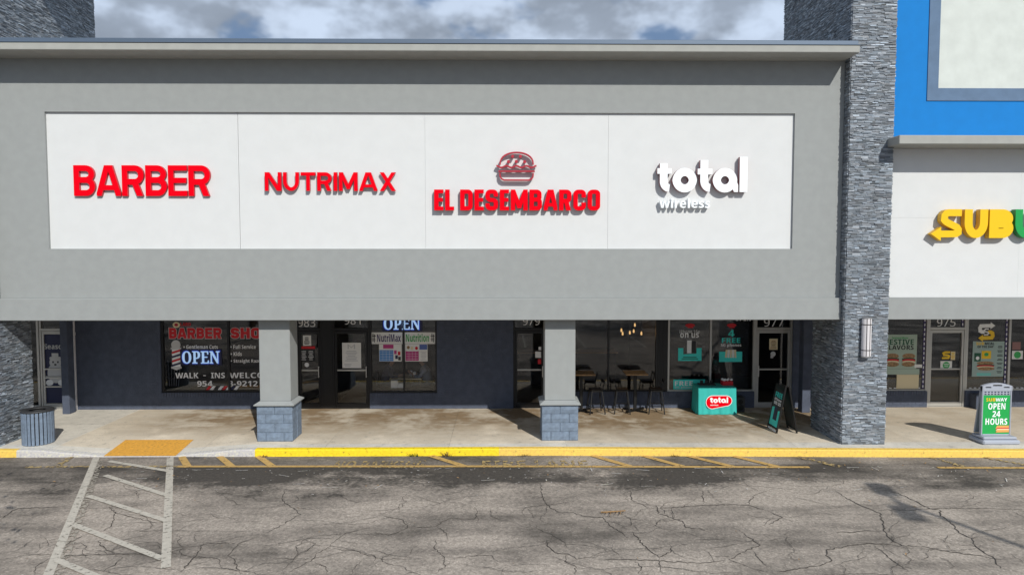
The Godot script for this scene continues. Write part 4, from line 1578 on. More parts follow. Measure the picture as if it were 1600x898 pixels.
	flat(o, "seal", [ell(-5.33, 1.19, 0.06, 0.06)], DZ, M.white_print)
	# 981 door
	o = thing("door_notice", "large white printed notice with a letterhead on door 981", "notice")
	sheet_print(o, "paper", M.paper, -4.37, -3.86, 1.10, 1.79, DZ)
	flat(o, "letterhead", [PackedVector2Array([Vector2(-4.22, 1.76), Vector2(-4.22, 1.62), Vector2(-4.19, 1.62), Vector2(-4.19, 1.71), Vector2(-4.12, 1.64), Vector2(-4.05, 1.71), Vector2(-4.05, 1.62), Vector2(-4.02, 1.62), Vector2(-4.02, 1.76), Vector2(-4.12, 1.67)])], DZ + 0.003, M.grey_print)
	small_lines(o, M.grey_print, -4.30, -3.94, 1.28, 1.58, 7, DZ + 0.003)
	small_lines(o, M.grey_print, -4.34, -4.10, 1.14, 1.22, 2, DZ + 0.003)
	# nutrition banners and menus
	o = thing("window_banner", "pale banner with purple NutriMax lettering in the shop window", "banner")
	sheet_print(o, "board", M.paper, -3.57, -2.74, 1.755, 2.07, GZ)
	text(o, "NutriMax", sans_bold, M.purple, -3.42, -2.78, 1.81, 2.03, GZ + 0.003)
	flat(o, "emblem", [rect(-3.54, 1.82, -3.52, 2.04), rect(-3.555, 1.96, -3.455, 1.98), rect(-3.50, 1.80, -3.48, 2.02), rect(-3.555, 1.87, -3.465, 1.885)], GZ + 0.003, M.black_print)
	o = thing("window_banner", "pale banner with green Nutrition lettering in the shop window", "banner")
	sheet_print(o, "board", M.paper, -2.68, -1.85, 1.755, 2.07, GZ)
	text(o, "Nutrition", sans_bold, M.green_print, -2.64, -2.02, 1.81, 2.03, GZ + 0.003)
	flat(o, "emblem", [rect(-1.95, 1.82, -1.93, 2.04), rect(-1.975, 1.96, -1.87, 1.98), rect(-1.91, 1.80, -1.89, 2.02), rect(-1.975, 1.87, -1.88, 1.885)], GZ + 0.003, M.black_print)
	var pink = mat(lin(0.50, 0.05, 0.22), 0.7)
	var skyb = mat(lin(0.10, 0.28, 0.62), 0.7)
	for r in [["nutrition menu poster with a blue price grid under the purple banner", -3.37, skyb, -3.36, -2.985, 1.29, 1.59], ["nutrition menu poster with a pink price grid under the green banner", -2.67, pink, -2.655, -2.30, 1.30, 1.56]]:
		o = thing("menu_poster", r[0], "poster")
		sheet_print(o, "sheet", M.paper, r[1], r[1] + 0.61, 1.28, 1.75, GZ)
		sheet_print(o, "price_grid", r[2], r[3], r[4], r[5], r[6], GZ + 0.003)
		st = mb()
		for a in 4: bb(st, r[3] + 0.02, r[4] - 0.02, r[5] + 0.045 + a * 0.07, r[5] + 0.05 + a * 0.07, GZ + 0.005, GZ + 0.0065)
		for a in 3: bb(st, r[3] + 0.09 + a * 0.09, r[3] + 0.094 + a * 0.09, r[5] + 0.01, r[6] - 0.01, GZ + 0.0052, GZ + 0.0062)
		put("grid_lines", done(st), M.white_print, o, "stuff")
		if r[2] == skyb:
			sheet_print(o, "heading", pink, -3.26, -2.98, 1.63, 1.74, GZ + 0.003)
			for c in [[-2.93, 1.53, pink], [-2.83, 1.50, M.red_print], [-2.90, 1.40, M.navy], [-2.82, 1.36, M.black_print]]:
				flat(o, "cup_picture", [rect(c[0] - 0.035, c[1] - 0.05, c[0] + 0.035, c[1] + 0.05)], GZ + 0.003, c[2])
		else:
			sheet_print(o, "heading", mat(lin(0.10, 0.16, 0.42), 0.7), -2.28, -2.07, 1.60, 1.74, GZ + 0.003)
			for c in [[-2.58, 1.66, M.wood], [-2.48, 1.64, M.cream], [-2.36, 1.64, M.red_print]]:
				flat(o, "cup_picture", [ell(c[0], c[1], 0.04, 0.045, 12)], GZ + 0.003, c[2])
			small_lines(o, M.grey_print, -2.26, -2.08, 1.30, 1.56, 7, GZ + 0.003)
	# 979 door
	o = thing("door_notice", "small white and red stickers on black door 979", "notice")
	sheet_print(o, "paper", M.paper, 0.86, 1.02, 1.37, 1.54, DZ)
	sheet_print(o, "red_sticker", M.red_print, 0.93, 1.02, 1.20, 1.33, DZ)
	sheet_print(o, "card", M.white_print, 0.95, 1.02, 1.58, 1.67, DZ)
	# phone shop window
	o = thing("window_poster", "window poster reading on us above a teal block and a phone picture", "poster")
	flat(o, "logo", [ell(5.065, 2.25, 0.13, 0.05), rect(5.0, 2.18, 5.15, 2.21)], GZ, M.red_print)
	text(o, "iPhone 16e", sans_bold, M.grey_print, 4.78, 5.33, 2.035, 2.13, GZ)
	text(o, "on us", sans_bold, M.white_print, 4.80, 5.31, 1.91, 2.045, GZ)
	flat(o, "teal_block", [PackedVector2Array([Vector2(4.75, 1.28), Vector2(5.39, 1.28), Vector2(5.39, 1.63), Vector2(5.25, 1.63), Vector2(5.25, 1.48), Vector2(4.89, 1.46), Vector2(4.89, 1.63), Vector2(4.75, 1.63)])], GZ, M.teal)
	sheet_print(o, "phone_picture", M.white_print, 4.99, 5.11, 1.49, 1.84, GZ + 0.003)
	sheet_print(o, "phone_picture", M.black_print, 5.125, 5.23, 1.50, 1.82, GZ + 0.003)
	small_lines(o, M.dark_green, 4.83, 5.31, 1.31, 1.40, 2, GZ + 0.003)
	o = thing("window_poster", "window poster reading 4 FREE phones above a teal block", "poster")
	flat(o, "logo", [ell(6.20, 2.25, 0.13, 0.05), rect(6.13, 2.18, 6.28, 2.21)], GZ, M.red_print)
	text(o, "4", sans_bold, M.teal, 6.11, 6.28, 1.94, 2.125, GZ)
	text(o, "FREE", sans_bold, M.teal, 5.94, 6.44, 1.77, 1.905, GZ)
	text(o, "5G phones", sans_bold, M.white_print, 5.91, 6.47, 1.645, 1.75, GZ)
	sheet_print(o, "teal_block", M.teal, 5.87, 6.50, 1.25, 1.53, GZ)
	for k in 5:
		var x = 6.03 + k * 0.065
		flat(o, "phone_picture", [PackedVector2Array([Vector2(x, 1.37), Vector2(x + 0.05, 1.36), Vector2(x + 0.075 - k * 0.008, 1.58), Vector2(x + 0.015 - k * 0.008, 1.585)])], GZ + 0.003, M.cream if k % 2 == 0 else M.paper)
	o = thing("window_poster", "teal poster reading FREE low in the phone shop window", "poster")
	sheet_print(o, "sheet", M.teal, 4.63, 5.50, 0.50, 0.77, GZ)
	text(o, "FREE", sans_bold, M.white_print, 4.67, 5.16, 0.60, 0.725, GZ + 0.003)
	text(o, "5G phone", sans_bold, M.grey_print, 4.67, 5.16, 0.515, 0.585, GZ + 0.003)
	o = thing("window_lettering", "white OPEN lettering high in the phone shop window", "lettering")
	text(o, "OPEN", sans_bold, M.white_print, 6.29, 6.72, 2.37, 2.52, GZ)
	o = thing("door_notice", "cream paper notice with a sticker below it on door 977", "notice")
	sheet_print(o, "paper", M.cream, 7.24, 7.47, 1.58, 1.88, DZ)
	small_lines(o, M.wood, 7.27, 7.44, 1.61, 1.84, 6, DZ + 0.003)
	flat(o, "sticker", [ell(7.35, 1.46, 0.07, 0.07), rect(7.28, 1.35, 7.36, 1.41)], DZ, M.grey_print)
	# sandwich shop glass
	o = thing("window_poster", "festive flavors poster with two sandwich pictures in the shop window", "poster")
	var pale = mat(lin(0.42, 0.52, 0.43), 0.7)
	sheet_print(o, "sheet", pale, 10.20, 11.29, 1.05, 1.99, GZ)
	text(o, "FESTIVE", sans_bold, M.dark_green, 10.42, 11.20, 1.715, 1.86, GZ + 0.003)
	text(o, "FLAVORS", sans_bold, M.black_print, 10.42, 11.20, 1.575, 1.70, GZ + 0.003)
	text(o, "Seasonal Menu", sans_bold, M.green_print, 10.60, 11.04, 1.875, 1.93, GZ + 0.003)
	for x in [10.62, 11.07]: sandwich(o, x, 1.28, 0.19, 0.19, GZ + 0.003)
	o = thing("paper_sheets", "pale strip and tan paper hanging below the festive poster", "paper")
	sheet_print(o, "strip", pale, 10.20, 11.38, 0.895, 1.045, GZ)
	sheet_print(o, "tan_paper", M.cream, 10.76, 11.37, 0.50, 0.89, GZ)
	sheet_print(o, "slip", M.paper, 11.24, 11.45, 1.08, 1.17, GZ + 0.003)
	o = thing("door_stickers", "round green sticker and small S emblem on door 975", "sticker")
	sheet_print(o, "sticker_card", M.paper, 11.96, 12.28, 1.03, 1.26, DZ)
	flat(o, "green_disc", [ell(12.12, 1.145, 0.095, 0.095)], DZ + 0.003, M.green_print)
	text(o, "THANK", sans_bold, M.white_print, 12.045, 12.195, 1.155, 1.19, DZ + 0.006)
	text(o, "YOU", sans_bold, M.white_print, 12.07, 12.17, 1.10, 1.135, DZ + 0.006)
	flat(o, "emblem", stroke(roundpath([Vector2(12.22, 1.50), Vector2(12.03, 1.50), Vector2(12.03, 1.42), Vector2(12.20, 1.42), Vector2(12.20, 1.34), Vector2(12.0, 1.34)], 0.05), 0.055), DZ, M.sign_yellow)
	sheet_print(o, "receipt", M.cream, 12.24, 12.36, 1.29, 1.52, DZ)
	small_lines(o, M.sign_yellow, 12.25, 12.35, 1.31, 1.50, 5, DZ + 0.003)
	o = thing("window_emblem", "white and yellow S emblem with arrows on the dark window", "emblem")
	flat(o, "white_arrow", arrow_polys([Vector2(13.14, 2.06), Vector2(13.01, 2.06), Vector2(13.01, 2.23), Vector2(13.32, 2.23)], 0.06, 0.10, Vector2(1, 0)), GZ, M.white_print)
	flat(o, "yellow_arrow", arrow_polys([Vector2(13.24, 2.05), Vector2(13.37, 2.05), Vector2(13.37, 1.89), Vector2(13.08, 1.89)], 0.06, 0.10, Vector2(-1, 0)), GZ, M.sign_yellow)
	flat(o, "letter_s", stroke(roundpath([Vector2(13.25, 2.14), Vector2(13.13, 2.14), Vector2(13.13, 2.06), Vector2(13.25, 2.06), Vector2(13.25, 1.98), Vector2(13.12, 1.98)], 0.04), 0.03), GZ + 0.0035, M.white_print)
	o = thing("menu_poster", "pale blue-grey meal menu poster below the S emblem", "poster")
	sheet_print(o, "sheet", mat(lin(0.36, 0.47, 0.44), 0.7), 12.83, 13.70, 0.83, 1.80, GZ)
	text(o, "MEAL", sans_bold, M.black_print, 13.16, 13.42, 1.705, 1.775, GZ + 0.003)
	text(o, "OF THE DAY", sans_bold, M.black_print, 12.96, 13.40, 1.62, 1.685, GZ + 0.003)
	text(o, "SUB", sans_bold, M.sign_yellow, 12.92, 13.14, 1.70, 1.78, GZ + 0.003)
	sheet_print(o, "cup_picture", M.dark_green, 12.88, 13.06, 1.25, 1.48, GZ + 0.003)
	flat(o, "cup_ring", [ell(12.97, 1.34, 0.05, 0.05)], GZ + 0.006, M.white_print)
	sheet_print(o, "bag_picture", M.sign_yellow, 13.08, 13.34, 1.32, 1.54, GZ + 0.003)
	flat(o, "bag_label", [ell(13.21, 1.44, 0.06, 0.05)], GZ + 0.006, M.green_print)
	sandwich(o, 13.20, 1.12, 0.25, 0.13, GZ + 0.003)
	for k in 7: small_lines(o, M.black_print, 13.50, 13.67, 0.92 + k * 0.115, 0.99 + k * 0.115, 2, GZ + 0.003)
	small_lines(o, M.teal, 12.90, 13.42, 0.86, 0.93, 2, GZ + 0.003)
	o = thing("window_sticker", "round green sticker with a pink sheet above, beside the purple border", "sticker")
	sheet_print(o, "sticker_card", M.paper, 13.92, 14.22, 1.31, 1.54, GZ)
	flat(o, "green_disc", [ell(14.07, 1.425, 0.095, 0.095)], GZ + 0.003, M.green_print)
	sheet_print(o, "pink_sheet", mat(lin(0.30, 0.16, 0.15), 0.7), 13.92, 14.15, 1.57, 1.78, GZ)

func arrow_polys(pts: Array, r: float, w: float, d: Vector2) -> Array:
	var polys = stroke(roundpath(pts, r), w)
	var e: Vector2 = pts[-1]
	var n = d.orthogonal()
	var t = PackedVector2Array([e + n * w * 0.95 - d * 0.02, e - n * w * 0.95 - d * 0.02, e + d * w * 1.1])
	if Geometry2D.is_polygon_clockwise(t): t.reverse()
	polys.append(t)
	return polys

func sandwich(parent, x, y, rx, ry, z):
	var layers = [[0.62, 0.40, M.wood], [0.20, 0.20, M.dark_green], [0.0, 0.24, M.red_print], [-0.22, 0.20, M.cream], [-0.55, 0.36, M.wood]]
	for k in layers.size():
		var l = layers[k]
		flat(parent, "sandwich_layer", [ell(x + rng.randf_range(-0.01, 0.01), y + l[0] * ry, rx * (1.0 - 0.08 * absf(l[0])), l[1] * ry, 16)], z + k * 0.0025, l[2], 0.0015)

# ------------------------------------------------------------------ things on the sidewalk
func sidewalk_things():
	# litter bin with upright slats
	var T = thing("litter_bin", "round litter bin with blue-grey upright slats beside the stone tower", "litter bin", Vector3(-10.37, 0.0, -0.12))
	var st = mb()
	lathe(st, Vector3.ZERO, [[0.0, 0.03], [0.265, 0.03], [0.265, 0.70], [0.255, 0.72]], 24)
	lathe(st, Vector3.ZERO, [[0.255, 0.72], [0.20, 0.72], [0.185, 0.40], [0.0, 0.40]], 24)
	put("liner", done(st), M.dark_plastic, T)
	st = mb()
	lathe(st, Vector3.ZERO, [[0.165, 0.735], [0.165, 0.755], [0.30, 0.765], [0.318, 0.745], [0.318, 0.725], [0.165, 0.735]], 28)
	put("lid", done(st), M.dark_plastic, T)
	var slat = mb()
	box(slat, Vector3(0, 0.365, 0), Vector3(0.060, 0.72, 0.022), 0.006)
	var slat_mesh = done(slat)
	for k in 24:
		var a = TAU * k / 24.0
		var o = put("slat", slat_mesh, M.slate_block, T)
		o.position = Vector3(sin(a) * 0.298, 0.0, cos(a) * 0.298)
		o.rotation.y = a
	st = mb()
	for y in [0.10, 0.62]: lathe(st, Vector3.ZERO, [[0.27, y], [0.286, y], [0.286, y + 0.04], [0.27, y + 0.04]], 24)
	put("hoop", done(st), M.black_metal, T)
	# bar tables and stools
	var t0 = bar_table("tall square bar table with a wooden top beside the column", Vector3(2.06, 0, -2.95), 0.68)
	bar_table("tall square bar table with a reddish wooden top between the stools", Vector3(3.50, 0, -2.98), 0.58)
	var s0 = bar_stool("black metal bar stool nearest the column", Vector3(2.43, 0, -2.82))
	s0.rotation.y = -1.45
	copy_of(s0, "bar_stool", "black metal bar stool under the near side of the second table", Vector3(3.12, 0, -2.84), 1.5)
	copy_of(s0, "bar_stool", "black metal bar stool between the second table and the phone shop", Vector3(4.02, 0, -2.84), -1.62)
	# cloth covered promotion table
	T = thing("promotion_table", "table under a teal cloth with a red total badge", "table", Vector3(5.57, 0.0, -2.86))
	st = mb()
	bb(st, -0.49, 0.49, 0.69, 0.715, -0.29, 0.29, 0.006)
	put("table_top", done(st), M.teal_cloth, T)
	st = mb()
	var n = 96
	var ring = []
	for k in n:
		var u = float(k) / n
		var p: Vector2
		var q = u * 4.0
		var f = q - floor(q)
		match int(q):
			0: p = Vector2(lerpf(-0.495, 0.495, f), 0.295)
			1: p = Vector2(0.495, lerpf(0.295, -0.295, f))
			2: p = Vector2(lerpf(0.495, -0.495, f), -0.295)
			_: p = Vector2(-0.495, lerpf(-0.295, 0.295, f))
		ring.append(p)
	var rows = [0.712, 0.50, 0.28, 0.012]
	var off = []
	for k in n: off.append(0.5 * sin(k * 0.85) + 0.5 * sin(k * 1.73 + 1.0) + rng.randf_range(-0.3, 0.3))
	st.set_smooth_group(3)
	for k in n:
		for r in 3:
			var q = []
			for m in [[k, r], [k + 1, r], [k + 1, r + 1], [k, r + 1]]:
				var kk = m[0] % n
				var p: Vector2 = ring[kk]
				var o: float = [0.0, 0.008, 0.020, 0.032][m[1]] * off[kk] + [0.0, 0.002, 0.008, 0.018][m[1]]
				var nn = Vector2(0, 1) if kk < n / 4 else (Vector2(1, 0) if kk < n / 2 else (Vector2(0, -1) if kk < n * 3 / 4 else Vector2(-1, 0)))
				p += nn * o
				q.append(Vector3(p.x, rows[m[1]], p.y))
			var c = (q[0] + q[2]) * 0.5
			quad(st, q[0], q[1], q[2], q[3], Vector3(c.x / 0.5, 0, c.z / 0.3))
	put("cloth", done(st), M.teal_cloth, T)
	var badge = [ell(-0.11, 0.345, 0.13, 0.17, 24), ell(0.18, 0.40, 0.14, 0.145, 24), PackedVector2Array([Vector2(-0.11, 0.175), Vector2(0.20, 0.257), Vector2(0.18, 0.545), Vector2(-0.11, 0.515)])]
	badge = [PackedVector2Array()]
	for k in 28:
		var a = PI * 0.5 + PI * k / 27.0
		badge[0].append(Vector2(-0.13 + 0.16 * cos(a), 0.335 + 0.165 * sin(a)))
	for k in 28:
		var a = -PI * 0.5 + PI * k / 27.0
		badge[0].append(Vector2(0.22 + 0.15 * cos(a), 0.37 + 0.13 * sin(a)))
	var rim = Geometry2D.offset_polygon(badge[0], 0.016, Geometry2D.JOIN_ROUND)
	flat(T, "badge_rim", rim, 0.322, M.white_print)
	flat(T, "badge", badge, 0.3255, M.red_face)
	for g in [["t", -0.20, -0.115, 0.32, 0.46, 50.0, 27.0, 73.0], ["o", -0.115, 0.01, 0.32, 0.43, 101.0, 33.0, 0.0], ["t", 0.01, 0.09, 0.32, 0.465, 47.0, 25.0, 64.0], ["a", 0.09, 0.225, 0.32, 0.43, 106.0, 33.0, 0.0], ["l", 0.235, 0.275, 0.32, 0.47, 22.0, 22.0, 0.0]]:
		var sc = Vector2((g[2] - g[1]) / g[5], (g[4] - g[3]) / 100.0)
		solid(T, "letter", glyph(g[0], g[5], g[6], g[7]), sc, Vector2(g[1], g[3]), 0.3285, 0.331, M.white_face, M.white_face)
	text(T, "wireless", sans_bold, M.white_print, -0.19, 0.02, 0.245, 0.285, 0.3285)
	var bx = thing("candy_box", "small red and white box standing on the teal table", "box", Vector3(5.93, 0.715, -2.92))
	one_box("box_body", bx, M.red_print, -0.14, 0.14, 0.0, 0.11, -0.09, 0.09, 0.006)
	st = mb()
	for k in 9: box(st, Vector3(rng.randf_range(-0.12, 0.12), 0.125 + rng.randf() * 0.03, rng.randf_range(-0.06, 0.06)), Vector3(0.06, 0.05, 0.05), 0.012, Basis.from_euler(Vector3(rng.randf(), rng.randf(), rng.randf())))
	put("contents", done(st), M.white_print, bx)
	bx = thing("display_tray", "low black tray at the back of the teal table", "tray", Vector3(5.40, 0.715, -2.95))
	one_box("tray", bx, M.dark_plastic, -0.22, 0.22, 0.0, 0.03, -0.12, 0.12, 0.006)
	for k in 3: one_box("phone", bx, M.black_frame, -0.17 + k * 0.13, -0.09 + k * 0.13, 0.03, 0.12, -0.02, -0.01, 0.003)
	bx = thing("speaker_box", "black boxy speaker on the ground beside the teal table", "speaker", Vector3(6.28, 0.0, -2.95))
	one_box("cabinet", bx, M.dark_plastic, -0.12, 0.12, 0.0, 0.40, -0.12, 0.12, 0.02)
	st = mb()
	for r in [[0.28, 0.07], [0.13, 0.085]]: tube(st, Vector3(0, r[0], 0.119), Vector3(0, r[0], 0.126), r[1], r[1] * 0.8, 18)
	put("cone", done(st), M.black_metal, bx)
	# black A-frame board with a teal print
	T = thing("a_frame_board", "black A-frame board with a teal FREE print, facing the shop doors", "a-frame board", Vector3(6.64, 0.0, -0.98))
	for sx in [-1.0, 1.0]:
		# local frame of a leaf: x runs along the board, y up the slope, z out of its face
		var L = group_node("panel", T, Vector3(sx * 0.24, 0.0, 0.0))
		var up = Vector3(-sx * 0.20, 1.09, 0.0).normalized()
		var side = Vector3(0, 0, 1.0) if sx < 0 else Vector3(0, 0, -1.0)
		L.basis = Basis(side, up, side.cross(up))
		st = mb()
		bb(st, -0.28, -0.245, 0.0, 1.10, -0.02, 0.02, 0.006)
		bb(st, 0.245, 0.28, 0.0, 1.10, -0.02, 0.02, 0.006)
		bb(st, -0.245, 0.245, 0.07, 0.105, -0.02, 0.02, 0.006)
		bb(st, -0.245, 0.245, 0.98, 1.10, -0.02, 0.02, 0.006)
		put("frame", done(st), M.black_metal, L)
		one_box("board", L, M.black_print, -0.245, 0.245, 0.105, 0.98, -0.008, 0.006)
		if sx < 0:
			one_box("white_strip", L, M.white_print, -0.24, 0.24, 0.012, 0.055, -0.01, 0.012)
			flat(L, "teal_print", [PackedVector2Array([Vector2(-0.235, 0.12), Vector2(0.235, 0.12), Vector2(0.235, 0.52), Vector2(0.12, 0.50), Vector2(0.12, 0.26), Vector2(-0.10, 0.26), Vector2(-0.10, 0.56), Vector2(-0.235, 0.54)])], 0.007, M.teal)
			text(L, "FREE", sans_bold, M.teal, -0.19, 0.20, 0.80, 0.92, 0.007)
			text(L, "iPhone", sans_bold, M.white_print, -0.19, 0.20, 0.72, 0.78, 0.007)
			text(L, "on us", sans_bold, M.white_print, -0.19, 0.20, 0.62, 0.70, 0.007)
			one_box("phone_picture", L, M.navy, -0.05, 0.06, 0.28, 0.58, 0.007, 0.009)
	for zz in [-0.18, 0.18]:
		st = mb()
		bb(st, -0.03, 0.03, 1.07, 1.12, zz - 0.03, zz + 0.03, 0.008)
		put("hinge", done(st), M.black_metal, T)
	# grey sandwich board on a weighted base
	T = thing("sandwich_board", "grey plastic sidewalk board with a green OPEN 24 HOURS poster on a weighted base", "sidewalk board", Vector3(10.99, 0.0, 0.06))
	st = mb()
	bb(st, -0.42, 0.42, 0.0, 0.10, -0.26, 0.26, 0.03)
	bb(st, -0.38, 0.38, 0.10, 0.16, -0.20, 0.20, 0.02)
	put("weighted_base", done(st), M.grey_plastic, T)
	st = mb()
	bb(st, -0.335, -0.302, 0.16, 1.27, -0.03, 0.05, 0.01)
	bb(st, 0.302, 0.335, 0.16, 1.27, -0.03, 0.05, 0.01)
	bb(st, -0.30, 0.30, 0.16, 0.19, -0.03, 0.05, 0.006)
	bb(st, -0.30, 0.30, 1.06, 1.16, -0.03, 0.042, 0.006)
	# arched head with a grip
	var arch = PackedVector2Array()
	for k in 15:
		var x = lerpf(-0.335, 0.335, k / 14.0)
		arch.append(Vector2(x, 1.27 + 0.065 * (1.0 - pow(x / 0.335, 2))))
	arch.append(Vector2(0.335, 1.16))
	arch.append(Vector2(-0.335, 1.16))
	arch.reverse()
	if Geometry2D.is_polygon_clockwise(arch): arch.reverse()
	put("frame", done(st), M.grey_plastic, T)
	var holes = [rect(-0.10, 1.265, 0.10, 1.30), rect(-0.27, 1.225, -0.14, 1.255), rect(0.14, 1.225, 0.27, 1.255)]
	var fa = mb()
	var fb = mb()
	extrude(fa, fb, [arch], holes, -0.03, 0.05, Vector2.ONE, Vector2.ZERO, true)
	fa.generate_normals(); fb.generate_normals()
	put("handle_head", fb.commit(fa.commit()), M.grey_plastic, T)
	st = mb()
	for r in 2:
		for k in 8: bb(st, -0.28 + k * 0.073, -0.24 + k * 0.073, 1.075 + r * 0.045, 1.10 + r * 0.045, 0.0425, 0.045)
	put("vent_slots", done(st), M.navy, T, "stuff")
	var vivid = mat(lin(0.012, 0.36, 0.075), 0.4)
	one_box("poster", T, vivid, -0.30, 0.30, 0.19, 1.06, -0.015, 0.035)
	text(T, "SUB", sans_bold, M.sign_yellow, -0.235, -0.03, 0.925, 1.0, 0.036)
	text(T, "WAY", sans_bold, M.white_face, -0.025, 0.235, 0.925, 1.0, 0.036)
	text(T, "OPEN", sans_bold, M.white_face, -0.185, 0.20, 0.745, 0.885, 0.036)
	text(T, "24", sans_bold, M.white_face, -0.085, 0.095, 0.575, 0.71, 0.036)
	text(T, "HOURS", sans_bold, M.white_face, -0.235, 0.255, 0.40, 0.54, 0.036)
	var bun = mat(lin(0.72, 0.36, 0.10), 0.6)
	var lay = [[0.345, 0.035, bun], [0.305, 0.022, M.red_print], [0.285, 0.02, M.cream], [0.255, 0.03, bun]]
	for k in 4: flat(T, "sandwich_layer", [PackedVector2Array([Vector2(0.0, lay[k][0] - lay[k][1]), Vector2(0.297, lay[k][0] - lay[k][1] * 0.8), Vector2(0.297, lay[k][0] + lay[k][1]), Vector2(0.03, lay[k][0] + lay[k][1])])], 0.036 + k * 0.0025, lay[k][2])
	var bp = group_node("back_panel", T, Vector3(0, 0.16, -0.22))
	bp.rotation_degrees.x = 9
	one_box("rear_board", bp, M.grey_plastic, -0.315, 0.315, 0.0, 1.08, -0.02, 0.02, 0.01)

func bar_table(label, at, w) -> Node3D:
	var T = thing("bar_table", label, "bar table", at, "bar tables outside the burger shop")
	var h = w * 0.5
	one_box("table_top", T, M.wood, -h, h, 1.015, 1.05, -0.30, 0.30, 0.008)
	var st = mb()
	bb(st, -0.04, 0.04, 0.05, 1.0, -0.04, 0.04, 0.006)
	bb(st, -0.20, 0.20, 1.0, 1.014, -0.20, 0.20)
	put("post", done(st), M.black_metal, T)
	st = mb()
	bar(st, Vector3(-0.28, 0.02, -0.24), Vector3(0.28, 0.02, 0.24), 0.06, 0.03)
	put("foot", done(st), M.black_metal, T)
	st = mb()
	bar(st, Vector3(-0.28, 0.035, 0.24), Vector3(0.28, 0.035, -0.24), 0.06, 0.03)
	put("foot", done(st), M.black_metal, T)
	return T

func bar_stool(label, at) -> Node3D:
	var T = thing("bar_stool", label, "bar stool", at, "black bar stools outside the burger shop")
	var st = mb()
	bb(st, -0.16, 0.16, 0.615, 0.635, -0.16, 0.16, 0.008)
	bb(st, -0.15, 0.15, 0.58, 0.615, -0.15, 0.15, 0.006)
	put("seat", done(st), M.black_metal, T)
	one_box("seat_pad", T, M.dark_wood, -0.155, 0.155, 0.636, 0.65, -0.155, 0.155, 0.006)
	for sx in [-1.0, 1.0]:
		for sz in [-1.0, 1.0]:
			st = mb()
			bar(st, Vector3(sx * 0.205, 0.0, sz * 0.205), Vector3(sx * 0.135, 0.60, sz * 0.135), 0.034, 0.026)
			put("leg", done(st), M.black_metal, T)
	st = mb()
	for y in [0.20]:
		var r = 0.185
		for q in [[-1, -1, 1, -1], [1, -1, 1, 1], [1, 1, -1, 1], [-1, 1, -1, -1]]:
			bar(st, Vector3(q[0] * r, y, q[1] * r), Vector3(q[2] * r, y, q[3] * r), 0.018, 0.018)
	put("foot_rail", done(st), M.black_metal, T)
	st = mb()
	for sx in [-1.0, 1.0]: bar(st, Vector3(sx * 0.15, 0.60, -0.14), Vector3(sx * 0.145, 0.86, -0.20), 0.022, 0.016)
	bb(st, -0.155, 0.155, 0.80, 0.88, -0.212, -0.196, 0.005)
	put("backrest", done(st), M.black_metal, T)
	return T

